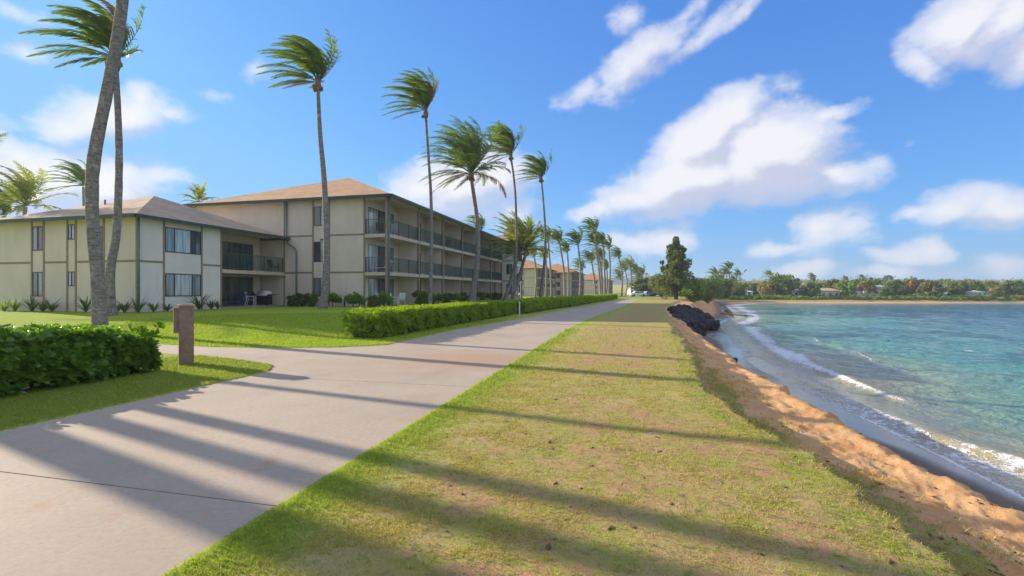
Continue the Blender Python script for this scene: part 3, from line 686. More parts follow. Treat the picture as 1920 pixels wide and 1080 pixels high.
# loose stones and clods in the grass and along the sandy edge
def loose(px, py, z, s, label, name='stone', mat=None):
    p = W(px, py, z); zz = float(ground_z(np.array([p.x]), np.array([p.y]))[0])
    o = bpy.data.objects.new(name, rocks[rr.randrange(6)] if mat is None else mat); link(o); o.location = (p.x, p.y, zz + s * 0.25)
    o.rotation_euler = (rr.uniform(0, 6), rr.uniform(0, 6), rr.uniform(0, 6)); o.scale = (s, s * 0.8, s * 0.6); tag(o, label, 'stone'); return o
clod = rock_mesh(41, simple('grey_clod', (0.27, 0.21, 0.15), 0.95, 0.3, 14, bump=0.8), 'stone')
loose(1028, 1036, 0, 0.035, 'grey clod lying in the dry grass near the bottom of the view', mat=clod)
loose(1030, 832, 0, 0.028, 'small dark clod in the grass right of the path', mat=clod)
loose(1765, 898, -0.75, 0.13, 'dark jagged stone on the outer edge of the sandy bank')
loose(1690, 850, -0.75, 0.06, 'small dark stone high on the sandy bank edge')
loose(1890, 968, -0.75, 0.07, 'dark broken stone at the bank edge nearest the right side')
loose(1740, 880, -0.75, 0.05, 'little dark stone just beyond the jagged one on the bank edge')
loose(1845, 932, -0.75, 0.045, 'flat dark chip on the sandy bank edge')

dn = 1500; dr = 3.0 * (28 / 3.0) ** rng.random(dn); da = np.radians(rng.uniform(-10, 52, dn)); dx_ = np.sin(da) * dr; dy_ = np.cos(da) * dr
du_, dw_ = touw(dx_, dy_); dk = (dw_ > f_pr(du_) + 0.8) & (dw_ < f_edge(du_)) & (rng.random(dn) < np.where(dw_ > f_crest(du_), 0.95, 0.12)); dx_, dy_ = dx_[dk], dy_[dk]; dz_ = ground_z(dx_, dy_)
base_r = np.array([tuple(v.co) for v in rocks[0].vertices]) if False else np.array([(1, 0, 0), (-1, 0.1, 0), (0, 1, 0.1), (0.1, -1, 0), (0, 0, 1), (0.1, 0, -1)], float)
fr_ = np.array([(0, 2, 4), (2, 1, 4), (1, 3, 4), (3, 0, 4), (2, 0, 5), (1, 2, 5), (3, 1, 5), (0, 3, 5)])
dv, dfc = [], []
for i in range(len(dx_)):
    sz = rng.uniform(0.006, 0.022) * (1 + dr[0] * 0); st3 = np.array([sz * rng.uniform(0.8, 2.6), sz, sz * 0.55]); an = rng.random() * 6.28; ca, sa = math.cos(an), math.sin(an)
    q = base_r * st3 * rng.uniform(0.8, 1.2, (6, 3)); q = np.stack([q[:, 0] * ca - q[:, 1] * sa, q[:, 0] * sa + q[:, 1] * ca, q[:, 2]], 1) + (dx_[i], dy_[i], dz_[i] + sz * 0.25)
    dv.append(q); dfc.append(fr_ + 6 * i)
o = np_obj('bank_debris', np.concatenate(dv), np.concatenate(dfc), simple('clods_and_twigs', (0.20, 0.12, 0.07), 0.95, 0.5, 30)); tag(o, 'small clods twigs and leaf litter strewn on the bank and dry grass', 'debris', kind='stuff')
# fallen frond pieces and dark roots hanging out of the eroded lip
rv, rf = [], []
for i in range(420):
    uu = 3.0 + 22 * rng.random() ** 1.3; ww = float(f_crest(np.array([uu]))[()] if False else np.interp(uu, [0], [0])) if False else float(f_crest(uu)) + rng.uniform(-0.05, 0.25); p0 = np.array(uv(uu, -ww, 0)); z0 = gz0 = float(ground_z(np.array([p0[0]]), np.array([p0[1]]))[0])
    d = np.array([rng.normal(0, 0.10), rng.normal(0, 0.10) , -rng.uniform(0, 0.05)]) + np.array([ct, -st, 0]) * rng.uniform(0.02, 0.14); wd_ = np.array([0.004, 0.004, 0.0])
    a0 = p0 + (0, 0, 0); a0[2] = z0 + 0.01; k = len(rv) * 4; rv.append(np.stack([a0 - wd_, a0 + wd_, a0 + d + wd_ * 0.3, a0 + d - wd_ * 0.3])); rf.append(np.arange(4) + k)
o = np_obj('root_fringe', np.concatenate(rv), np.array(rf), M['wood']); tag(o, 'dark grass roots fringing the eroded crest of the bank', 'roots', kind='stuff')
exec_later = []
# ------------------------------------------------------------------ palms
def smooth_pts(pts, n):
    pts = [Vector(p) for p in pts]; k = len(pts); out = []
    for i in range(n):
        t = i / (n - 1) * (k - 1); j = min(int(t), k - 2); f = t - j
        p0 = pts[max(j - 1, 0)]; p1 = pts[j]; p2 = pts[j + 1]; p3 = pts[min(j + 2, k - 1)]
        out.append(0.5 * ((2 * p1) + (p2 - p0) * f + (2 * p0 - 5 * p1 + 4 * p2 - p3) * f * f + (3 * p1 - p0 - 3 * p2 + p3) * f ** 3))
    return out
WIND = Vector((-0.93, -0.25, 0.10)); WAZ = math.atan2(-0.25, -0.93)
def frond_geo(az, el, L, r, wind=1.0, nst=30, fold=1.0, sparse=1.0, wl=0.05, droop=1.0):
    """returns verts, tris of one pinnate frond starting at the origin"""
    d = Vector((math.cos(az) * math.cos(el), math.sin(az) * math.cos(el), math.sin(el)))
    p = Vector((0, 0, 0)); V = []; F = []; step = L / nst; ph = r.uniform(0, 6)
    spine = [p.copy()]
    for i in range(nst):
        t = i / nst
        d = d + (WIND * 0.080 * wind * (0.2 + 1.4 * t) + Vector((0, 0, -0.050 * droop * (0.2 + 1.5 * t)))) * (30 / nst)
        d.normalize(); p = p + d * step; spine.append(p.copy())
        if i < 4 * nst / 30: continue
        up = Vector((0, 0, 1)); side = d.cross(up)
        if side.length < 0.1: side = d.cross(Vector((0, 1, 0)))
        side.normalize(); nrm = side.cross(d).normalized()
        ll = L * 0.235 * (math.sin(math.pi * min(1, (0.13 + 0.87 * t))) ** 0.55) * (1 - 0.35 * t)
        for sg in (-1, 1):
            if r.random() > sparse: continue
            ld = (side * sg * 0.75 + d * (0.75 + 0.3 * t) + WIND * (0.60 * wind) + Vector((0, 0, -0.25)) + nrm * 0.12 + Vector((r.uniform(-.13, .13), r.uniform(-.13, .13), r.uniform(-.13, .13)))).normalized()
            l2 = ll * r.uniform(0.8, 1.1)
            mid = p + ld * l2 * 0.55; tip = mid + (ld + Vector((0, 0, -0.35)) + WIND * 0.3 * wind).normalized() * l2 * 0.5
            wv = d * (wl * 0.5); b = len(V)
            V += [p - wv, p + wv, mid + wv * 0.9, mid - wv * 0.9, tip]
            F += [(b, b + 1, b + 2), (b, b + 2, b + 3), (b + 3, b + 2, b + 4)]
    # rachis
    b = len(V); n = len(spine)
    for i, q in enumerate(spine):
        rad = 0.035 * L / 4 * (1 - 0.85 * i / n); dd = (spine[min(i + 1, n - 1)] - spine[max(i - 1, 0)]).normalized()
        s1 = dd.cross(Vector((0, 0, 1))); s1 = s1.normalized() if s1.length > .05 else Vector((1, 0, 0)); s2 = s1.cross(dd)
        V += [q + s1 * rad, q - s1 * rad * 0.5 + s2 * rad * 0.8, q - s1 * rad * 0.5 - s2 * rad * 0.8]
    for i in range(n - 1):
        for k in range(3):
            a = b + i * 3 + k; c = b + i * 3 + (k + 1) % 3
            F += [(a, c, c + 3), (a, c + 3, a + 3)]
    return V, F
def make_frond(name, mat, parent, loc, *a, **k):
    V, F = frond_geo(*a, **k)
    me = bpy.data.meshes.new(name); me.from_pydata([tuple(v) for v in V], [], F); me.materials.append(mat)
    o = bpy.data.objects.new(name, me); link(o, parent); o.location = loc; return o
def crown_spec(r, n, full=1.0, sym=0.0):
    out = []
    for i in range(n):
        k = ((i * 0.618034) % 1.0) * 2 - 1; q = (i + 0.5) / n
        az = WAZ + math.copysign(abs(k) ** (1.35 - 0.35 * sym), k) * math.pi + r.uniform(-0.2, 0.2); ww = 0.5 + 0.5 * math.cos(az - WAZ)   # 1 leeward, 0 windward
        lo = -14 * ww + (58 - 66 * sym) * (1 - ww) if i % 9 else -10
        el = R(86 + (lo - 86) * q ** 1.45 + r.uniform(-6, 6)); out.append((az, el, q))
    return out
def palm(base, pts, r0, r1, label, seed, n=28, L=4.0, wind=1.0, detail=True, mat='frond', group='tall wind-bent palms on the lawn', nst=38, droop=1.0, wl=0.105, sym=0.0):
    r = random.Random(seed)
    base = Vector(base); root = empty('palm_tree', base, 0, label, 'palm tree', group)
    pp = smooth_pts([Vector(p) - base for p in pts], 40 if detail else 14)
    H = pp[-1].z; rad = []
    for i, q in enumerate(pp):
        t = i / (len(pp) - 1); rad.append((r1 + (r0 - r1) * (1 - t) ** 1.15 + r0 * 0.35 * math.exp(-t * H / 0.5)) * (1 + (r.uniform(-0.045, 0.045) if detail else 0)))
    pp[0].z -= 0.25
    MB().tube(pp, rad, 14 if detail else 6).build('trunk', M['bark'], root, smooth=True)
    top = pp[-1]
    if detail:
        mb = MB(); 
        mb.tube([top - Vector((0, 0, 0.35)), top, top + Vector((0, 0, 0.35)), top + Vector((0, 0, 0.75))], [r1 * 1.1, r1 * 1.9, r1 * 1.6, r1 * 0.5], 9)
        for k in range(7):
            a = r.uniform(0, 6.28); c = top + Vector((math.cos(a) * r1 * 2.2, math.sin(a) * r1 * 2.2, r.uniform(-0.25, 0.05)))
            mb.tube([c + Vector((0, 0, -0.13)), c + Vector((0, 0, -0.07)), c + Vector((0, 0, 0.07)), c + Vector((0, 0, 0.13))], [0.03, 0.10, 0.10, 0.03], 6)
        mb.build('husk', M['husk'], root, smooth=True)
        for az, el, q in crown_spec(r, n, 1.0, sym):
            mt = M['frond_dry'] if (q > 0.86 and r.random() < 0.5) else M[mat]
            make_frond('frond', mt, root, top + Vector((0, 0, 0.25)), az, el, L * r.uniform(0.78, 1.05) * (0.85 if q > 0.85 else 1), r, wind * r.uniform(0.75, 1.25), nst, 1.0, 0.93, wl, droop)
        for k in range(3 if n < 44 else 4):   # a few thin fronds still standing on the windward side
            make_frond('frond', M[mat], root, top + Vector((0, 0, 0.25)), WAZ + math.pi + r.uniform(-0.7, 0.7), R(r.uniform(48, 80)), L * r.uniform(0.7, 0.95), r, 0.55 * r.uniform(0.6, 1.1), nst, 1.0, 0.6, wl * 0.75, 0.4)
    else:
        V = []; F = []
        for az, el, q in crown_spec(r, n, 1.0, sym):
            v, f = frond_geo(az, el, L * r.uniform(0.82, 1.08), r, wind * r.uniform(0.75, 1.25), nst, 1.0, 0.95, wl, droop)
            k = len(V); V += v; F += [(a + k, b + k, c + k) for a, b, c in f]
        me = bpy.data.meshes.new('crown'); me.from_pydata([tuple(v) for v in V], [], F); me.materials.append(M[mat])
        o = bpy.data.objects.new('crown', me); link(o, root); o.location = top + Vector((0, 0, 0.1))
    return root
def trunkpx(Y, pxs, dY=0.0):
    out = []
    for i, (a, b) in enumerate(pxs):
        y = Y + dY * i / (len(pxs) - 1); out.append(Vector(((a - 960) / FPX * y, y, CAMZ + (HOR - b) / FPX * y)))
    return out
def gz1(x, y): return float(ground_z(np.array([x]), np.array([y]))[0])
def palm_px(Y, pxs, r0, r1, label, seed, dY=0, **k):
    p = trunkpx(Y, pxs, dY); z = gz1(p[0].x, p[0].y); p[0].z = z
    return palm(p[0], p, r0, r1, label, seed, **k)
palm_px(18.0, [(188, 617), (183, 520), (173, 400), (176, 300), (199, 180), (222, 60), (236, -60), (242, -170)], 0.225, 0.175, 'thick leaning palm trunk beside the hedge whose crown is above the view', 11, L=4.3)
palm_px(22.5, [(209, 600), (207, 510), (218, 440), (223, 330), (222, 230), (216, 120)], 0.20, 0.125, 'palm rising just behind the thick leaning trunk, its crown at the top left', 12, L=3.4, n=32)
palm_px(30.0, [(605, 580), (612, 500), (609, 360), (600, 250), (596, 162)], 0.24, 0.11, 'tall palm before the end wall of the three-storey building', 13, L=3.9, n=32)
palm_px(36.0, [(806, 575), (809, 470), (808, 370), (803, 290), (798, 213)], 0.15, 0.095, 'slim palm before the first balconies, its crown clear against the sky', 14, L=3.6, n=30)
palm_px(43.0, [(882, 568), (895, 490), (895, 420), (889, 370), (883, 332)], 0.26, 0.15, 'broad-crowned palm before the middle balconies', 15, L=5.6, n=48, wind=0.6, sym=0.8)
palm_px(50.0, [(963, 565), (968, 470), (967, 380), (963, 330), (958, 296)], 0.15, 0.10, 'tall slim palm rising through the bushy yellowish palm', 16, L=4.4, n=34)
palm_px(58.0, [(1012, 566), (1021, 490), (1022, 430), (1018, 370), (1015, 338)], 0.20, 0.10, 'slim curving palm standing right of the bushy yellowish palm', 17, L=4.0, n=32)
palm_px(55.0, [(946, 566), (955, 535), (965, 500), (972, 478)], 0.24, 0.17, 'bushy yellow-green palm on a leaning trunk, left of a leaning pair', 18, L=5.2, n=34, wind=0.45, sym=0.7, mat='frond_y', droop=0.8)
palm_px(56.0, [(959, 566), (969, 535), (979, 500), (986, 474)], 0.22, 0.16, 'bushy yellow-green palm on a leaning trunk, right of a leaning pair', 19, L=4.9, n=30, wind=0.4, sym=0.7, mat='frond_y', droop=0.8)
# palms standing left of the view: their trunks throw the shadows across the path
for i, (sx0, sy0, back, h, lean) in enumerate([(-4.95, 7.96, 15, 11.5, (-0.3, 1.6)), (-3.86, 6.2, 14, 12.5, (0.4, -1.4)), (-3.27, 5.25, 17.5, 12.0, (0.3, -1.2)), (-5.0, 5.45, 16, 13.5, (0.5, -1.9))]):
    bx = sx0 - 0.891 * back; by = sy0 + 0.454 * back; z = gz1(bx, by)
    r0 = (0.13, 0.17, 0.21, 0.30)[i]
    pts = [Vector((bx, by, z)), Vector((bx + lean[0] * 0.2, by + lean[1] * 0.15, h * 0.33)), Vector((bx + lean[0] * 0.6, by + lean[1] * 0.5, h * 0.66)), Vector((bx + lean[0], by + lean[1], h))]
    palm(pts[0], pts, r0, r0 * 0.75, 'lawn palm standing beyond the left edge of the view', 30 + i, detail=False, n=18, L=4.0, nst=16, wl=0.09, group='palms left of the view that shade the path')
# palms behind the roofs
palm_px(60.0, [(157, 470), (157, 400), (156, 350)], 0.16, 0.12, 'small palm seen above the low roof between cloud and trunk', 40, L=4.4, n=24, nst=22, wl=0.15, detail=False, group='palms behind the buildings')
palm_px(48.0, [(45, 480), (45, 430), (48, 388)], 0.2, 0.15, 'wide bushy palm behind the left end of the low roof', 41, L=4.5, n=36, nst=22, wl=0.15, wind=0.5, sym=0.8, mat='frond_y', detail=False, group='palms behind the buildings')
palm_px(52.0, [(8, 490), (8, 440), (8, 405)], 0.2, 0.15, 'lower palm crown at the far left behind the low roof', 42, L=4.0, n=32, nst=22, wl=0.15, wind=0.6, detail=False, group='palms behind the buildings')
palm_px(62.0, [(373, 470), (373, 420), (373, 382)], 0.2, 0.15, 'yellow-tipped palm crown peeking over the saddle between two roofs', 43, L=2.7, n=24, nst=18, wl=0.16, wind=0.3, sym=1.0, mat='frond_y', detail=False, group='palms behind the buildings')
palm_px(75.0, [(903, 520), (903, 460), (903, 432)], 0.2, 0.15, 'palm top showing over the far eave of the long building', 44, L=3.6, n=28, nst=16, wl=0.18, detail=False, group='palms behind the buildings')
palm_px(34.0, [(-70, 545), (-66, 430), (-60, 330)], 0.2, 0.14, 'palm past the left edge with one frond tip in view', 45, L=4.4, n=22, nst=24, wl=0.08, wind=0.15, detail=False, group='palms behind the buildings')
FP = [(1028, 450, 1034, 100, 'palm behind the slim curving trunk, first of the distant row'), (1049, 452, 1059, 102, 'second distant palm from the left, leaning left'), (1064, 470, 1066, 112, 'short distant palm tucked right of the second'),
      (1084, 456, 1087, 98, 'straight distant palm standing alone before the red roofs'), (1115, 434, 1127, 95, 'tallest of the distant palms, topping the leaning cluster'), (1119, 458, 1130, 100, 'distant palm just under the tallest crown'),
      (1131, 456, 1134, 104, 'distant palm right of the tallest trunk'), (1142, 463, 1140, 112, 'ragged distant palm at the right of the cluster'), (1110, 489, 1117, 110, 'short distant palm left of the cluster'),
      (1130, 483, 1133, 118, 'low distant palm among the cluster trunks'), (1138, 502, 1137, 125, 'lowest distant palm of the cluster'), (1002, 478, 1003, 108, 'palm over the nearest small red roof, left one'),
      (1024, 482, 1023, 118, 'palm over the nearest small red roof, right one'), (1161, 481, 1166, 150, 'lone distant palm right of the cluster'), (1092, 503, 1092, 150, 'tiny palm over the second red roof'),
      (1173, 505, 1173, 165, 'distant grove palm at the left'), (1183, 499, 1184, 160, 'distant grove palm with the fullest crown'), (1193, 508, 1194, 170, 'distant grove palm in the middle'), (1205, 514, 1206, 180, 'distant grove palm at the right'), (1199, 520, 1200, 175, 'low distant grove palm'), (1165, 520, 1166, 170, 'lowest distant grove palm')]
for i, (cx, cy, bx, Y, lab) in enumerate(FP):
    mx = (cx + bx) / 2 + (3 if i % 2 else 1)
    palm_px(Y, [(bx, 558), (mx, (cy + 558) / 2), (cx, cy + 5)], 0.17 + Y * 0.0006, 0.13 + Y * 0.0005, lab, 60 + i, n=26, L=4.3 if Y < 130 else 5.4, nst=12, wl=0.34, detail=False, mat='frond_y' if i in (8, 11, 12, 16) else 'frond', group='distant palms along the path')
RP = [(1367, 507, 1368, 185), (1363, 518, 1364, 180), (1387, 519, 1388, 190), (1342, 517, 1343, 185), (1343, 530, 1343, 190), (1444, 518, 1446, 230), (1524, 522, 1526, 250), (1526, 530, 1527, 255), (1587, 526, 1588, 280), (1618, 523, 1619, 280), (1624, 530, 1624, 290), (1635, 529, 1636, 290), (1646, 531, 1646, 300), (1654, 531, 1655, 300), (1663, 526, 1664, 290), (1671, 525, 1672, 285), (1779, 532, 1780, 300), (1768, 532, 1768, 310), (1352, 527, 1352, 200), (1378, 530, 1379, 200)]
RL = ['tallest slender palm on the skyline right of the conical tree', 'slender palm just left of the tallest skyline palm', 'slender palm just right of the tallest skyline palm', 'upper palm of the pair nearest the conical tree', 'lower palm of the pair nearest the conical tree',
      'lone palm on the skyline above the grey-roofed beach house side of the bay', 'upper palm of the stacked pair on the far hill', 'lower palm of the stacked pair on the far hill', 'far hill palm, leftmost of the long skyline group', 'far hill palm, tallest of the skyline group',
      'far hill palm just under the tallest of the group', 'far hill palm, fourth of the skyline group', 'far hill palm, fifth of the skyline group', 'far hill palm, sixth of the skyline group', 'left palm of the twin pair ending the skyline group', 'right palm of the twin pair ending the skyline group',
      'right one of two palms near the right edge skyline', 'left one of two palms near the right edge skyline', 'short palm between the nearest pair and the tallest skyline palm', 'short palm under the three slender skyline palms']
for i, (cx, cy, bx, Y) in enumerate(RP):
    lab = RL[i]
    palm_px(Y, [(bx, 550), ((bx + cx) / 2 + 1, 540), (cx, cy + 3)], 0.3, 0.24, lab, 90 + i, n=18, L=4.9, nst=8, wl=0.7, detail=False, wind=0.7, group='far palms across the bay')

# ------------------------------------------------------------------ broad-leaved trees
def leaf_cloud(r, centers, n, size, squash=1.0):
    """centers (k,4): x y z radius -> many small quads spread through the clumps"""
    c = centers[r.integers(0, len(centers), n)]
    d = r.normal(size=(n, 3)); d /= np.linalg.norm(d, axis=1)[:, None]
    rad = c[:, 3] * (0.55 + 0.5 * r.random(n)); p = c[:, :3] + d * rad[:, None] * np.array([1, 1, squash])
    nn = d + r.normal(size=(n, 3)) * 0.6; nn /= np.linalg.norm(nn, axis=1)[:, None]
    a = np.cross(nn, r.normal(size=(n, 3))); a /= np.linalg.norm(a, axis=1)[:, None] + 1e-9; b = np.cross(nn, a)
    s = size * (0.6 + 0.8 * r.random(n))[:, None]
    v = np.stack([p - a * s - b * s * 0.5, p + a * s - b * s * 0.6, p + a * s * 0.7 + b * s * 0.6, p - a * s * 0.8 + b * s * 0.5], 1).reshape(-1, 3)
    return v, np.arange(4 * n).reshape(-1, 4)
def clumps(r, h, rad, base, k, shape):
    out = []
    for i in range(k):
        t = r.random()
        if shape == 'cone': rr_ = rad * (1.0 - t) ** 0.62 * (0.5 + 0.62 * r.random()); zz = base + (h - base) * t; cr = rad * 0.19 * (1.2 - 0.75 * t)
        else: rr_ = rad * math.sqrt(max(0.02, 1 - (2 * t - 1) ** 2)) * 0.8; zz = base + (h - base) * (0.12 + 0.76 * t); cr = rad * 0.33
        a = r.random() * 6.283; q = rr_ * math.sqrt(r.random())
        out.append((math.cos(a) * q, math.sin(a) * q, zz, cr * (0.7 + 0.6 * r.random())))
    return np.array(out)
def tree_meshes(seed, h, rad, base, k, n, size, mat, shape='round', tr=0.25):
    r = np.random.default_rng(seed); c = clumps(r, h, rad, base, k, shape)
    v, f = leaf_cloud(r, c, n, size); crown = np_mesh('crown', v, f, mat)
    mb = MB(); mb.tube([(0, 0, -0.4), (0.05, 0, h * 0.3), (0.0, 0.1, h * (0.9 if shape == 'cone' else 0.62))], [tr * 1.3, tr * 0.85, tr * 0.2], 7)
    for q in c[:: max(1, len(c) // 9)]:
        z0 = min(q[2] * 0.75, h * 0.5); mb.tube([(0.02, 0.02, z0), (q[0] * 0.5, q[1] * 0.5, (z0 + q[2]) / 2 + 0.1), tuple(q[:3])], [tr * 0.5, tr * 0.3, tr * 0.1], 5)
    me = bpy.data.meshes.new('trunk'); me.from_pydata(mb.v, [], mb.f); me.materials.append(M['bark_d'])
    return me, crown
def put_tree(name, meshes, loc, label, group=None, s=1.0, rz=0.0, sz=None):
    root = empty(name, loc, rz, label, 'tree' if 'bush' not in name else 'bush', group); root.scale = (s, s, sz or s)
    for nm, me in zip(('trunk', 'crown'), meshes): link(bpy.data.objects.new(nm, me), root)
    return root
def base_at(px, Y):
    x = (px - 960) / FPX * Y; return Vector((x, Y, gz1(x, Y)))
put_tree('casuarina_tree', tree_meshes(1, 11.0, 4.0, 0.9, 230, 19000, 0.135, M['tree'], 'cone', 0.35), base_at(1267, 86), 'tall dark conical tree standing alone at the end of the path')
put_tree('leafy_bush', tree_meshes(2, 3.9, 2.5, 0.3, 40, 6000, 0.13, M['tree_b'], 'round', 0.15), base_at(1300, 84), 'bright green rounded bush at the right foot of the conical tree')
put_tree('leafy_bush', tree_meshes(3, 4.3, 3.0, 0.4, 36, 4000, 0.17, M['tree'], 'round', 0.15), base_at(1326, 104), 'dark rounded bush right of the bright green one')
put_tree('leafy_tree', tree_meshes(4, 5.5, 3.5, 1.2, 34, 3500, 0.2, M['tree'], 'round', 0.2), base_at(1238, 130), 'low dark tree left behind the conical tree')
kinds = [tree_meshes(10 + i, 7.0, 4.6, 0.9, 26, 1100, 0.42, (M['tree'], M['tree_b'], M['tree'], M['wood_mass'])[i], 'round', 0.3) for i in range(4)]
rg = random.Random(5); K = 0
row = [(1205, 150), (1222, 158), (1250, 150), (1318, 118), (1336, 140), (1352, 150), (1310, 160), (1370, 178)]
TL = ['thicket tree left of the conical tree, leftmost', 'thicket tree left of the conical tree, second', 'thicket tree half behind the conical tree trunk', 'thicket tree right behind the dark rounded bush', 'thicket tree second right of the dark rounded bush', 'thicket tree third right of the dark rounded bush', 'thicket tree farthest back behind the rounded bushes', 'thicket tree at the right end beside the beach houses']
for px_, Y in row:
    put_tree('leafy_tree', kinds[K % 3], base_at(px_, Y), TL[K], 'thicket trees behind the conical tree', rg.uniform(0.65, 0.95), rg.uniform(0, 6)); K += 1
x_ = 1385; cnt = {}
while x_ < 1925:
    Y = rg.uniform(157, 180); s = rg.uniform(0.42, 0.85) * (1.25 if x_ < 1480 else 1.0)
    kk = K % 4
    kd = ('rounded tree', 'bright leafy tree', 'dark spreading tree', 'olive-green tree')[kk]; seg = 'left of the yellow-roofed house' if x_ < 1540 else 'between yellow-roofed house and orange tree' if x_ < 1705 else 'right of the orange tree'
    cnt[kd + seg] = cnt.get(kd + seg, 0) + 1; od = ('first', 'second', 'third', 'fourth', 'fifth', 'sixth', 'seventh', 'eighth', 'ninth')[cnt[kd + seg] - 1]
    put_tree('leafy_tree', kinds[kk], base_at(x_, Y), od + ' ' + kd + ' on the far beach, ' + seg, 'front row of trees behind the far beach', s, rg.uniform(0, 6)); K += 1; x_ += rg.uniform(10, 21)
o_t = tree_meshes(20, 5.6, 2.6, 0.3, 20, 900, 0.35, M['tree_o'], 'round', 0.2)
put_tree('leafy_tree', o_t, base_at(1712, 166), 'orange-leaved tree behind the far beach')
# wood covering the far hill
r5 = np.random.default_rng(50); n5 = 4600
cx5 = r5.uniform(20, 900, n5); cy5 = 172 + 480 * r5.random(n5) ** 1.4
u5, w5 = touw(cx5, cy5); ins5 = (f_shore(u5) - w5) / slope_sd(u5); k5 = (ins5 > 12) & (cx5 < cy5 * 1.35) & (cx5 > cy5 * 0.28)
cx5, cy5 = cx5[k5], cy5[k5]; cz5 = ground_z(cx5, cy5)
rad5 = (1.2 + 1.5 * r5.random(len(cx5))) * (0.85 + cy5 / 500); C5 = np.stack([cx5, cy5, cz5 + rad5 * 0.7, rad5], 1)
v5, f5 = leaf_cloud(r5, C5, len(C5) * 44, 0.6, 0.8)
o = np_obj('far_wood', v5, f5, M['wood_mass']); tag(o, 'mixed green woodland covering the low hill across the bay', 'woodland', kind='stuff')
# scrub at the back of the near lawns and the far beach
n6 = 650; px6 = r5.uniform(1180, 1925, n6); Y6 = np.where(px6 < 1350, r5.uniform(150, 240, n6), r5.uniform(151, 160, n6)); x6 = (px6 - 960) / FPX * Y6
u6, w6 = touw(x6, Y6); i6 = (f_shore(u6) - w6) / slope_sd(u6); k6 = i6 > 2.0
x6, Y6 = x6[k6], Y6[k6]; z6 = ground_z(x6, Y6); rd = 0.4 + 0.6 * r5.random(len(x6))
v6, f6 = leaf_cloud(r5, np.stack([x6, Y6, z6 + rd * 0.5, rd], 1), len(x6) * 40, 0.3, 0.8)
o = np_obj('beach_scrub', v6, f6, M['tree_b']); tag(o, 'low green scrub along the back of the far beach', 'scrub', kind='stuff')

# mountains
def ridge(name, pts, Y, depth):
    xs = np.linspace(pts[0][0], pts[-1][0], 130); ys = np.interp(xs, [p[0] for p in pts], [p[1] for p in pts])
    ys = ys + (vnoise(xs * 0.22, xs * 0, 3) - 0.5) * 3.5 + (vnoise(xs * 0.9, xs * 0, 6) - 0.5) * 1.5
    X = (xs - 960) / FPX * Y; Z = CAMZ + (HOR - ys) / FPX * Y
    rows = []
    for k, (dy, fz) in enumerate([(-depth, 0.0), (-depth * 0.6, 0.45), (-depth * 0.25, 0.8), (0, 1.0), (depth * 0.4, 0.6), (depth, 0.0)]):
        rows.append(np.stack([X, Y + dy + X * 0, -3 + (Z + 3) * fz * (1 + (0.16 * fbm(X * 0.03, X * 0 + k, 3, 5) if 0 < fz < 1 else 0))], 1))
    v = np.concatenate(rows); n = len(xs); i = np.arange(5)[:, None] * n + np.arange(n - 1)[None, :]
    f = np.stack([i, i + 1, i + n + 1, i + n], -1).reshape(-1, 4)
    o = np_obj(name, v, f, M['mount'], smooth=False); tag(o, kind='structure'); return o
ridge('mountain_ridge', [(900, 552), (1050, 545), (1120, 524), (1160, 522), (1200, 522), (1208, 519), (1214, 510), (1219, 518), (1226, 520), (1231, 512), (1238, 513), (1246, 520), (1300, 532), (1500, 545)], 1250, 140)

# ------------------------------------------------------------------ hedges
def rosette(r, leaves, ln, wd, two=False):
    V = []; F = []
    for k in range(leaves):
        a = k * 2.4 + r.uniform(-0.2, 0.2); e = R(r.uniform(5, 60)); l = ln * r.uniform(0.75, 1.15)
        d = Vector((math.cos(a) * math.cos(e), math.sin(a) * math.cos(e), math.sin(e))); s = Vector((-math.sin(a), math.cos(a), 0))
        up = s.cross(d) * -1; b = len(V); ww = wd * r.uniform(0.85, 1.15)
        if two:
            V += [d * l * 0.05, d * l * 0.62 - s * ww, d * l - up * 0.02, d * l * 0.62 + s * ww]; F += [(b, b + 1, b + 2), (b, b + 2, b + 3)]
        else:
            m1 = d * l * 0.55; m2 = d * l * 0.85 - Vector((0, 0, 0.006)); t_ = d * l - Vector((0, 0, 0.014))
            V += [Vector((0, 0, 0)), m1 - s * ww * 0.75 + up * 0.008, m1, m1 + s * ww * 0.75 + up * 0.008, m2 - s * ww + up * 0.006, m2 - up * 0.004, m2 + s * ww + up * 0.006, t_]
            F += [(b, b + 1, b + 2), (b, b + 2, b + 3), (b + 1, b + 4, b + 5, b + 2), (b + 2, b + 5, b + 6, b + 3), (b + 4, b + 7, b + 5), (b + 5, b + 7, b + 6)]
    return V, F
def orient(n, r):
    z = (Vector(n) + Vector((0, 0, 0.7)) + Vector((r.uniform(-.5, .5), r.uniform(-.5, .5), r.uniform(-.2, .4)))).normalized()
    return z.to_track_quat('Z', 'Y').to_matrix() @ Matrix.Rotation(r.uniform(0, 6.28), 3, 'Z')
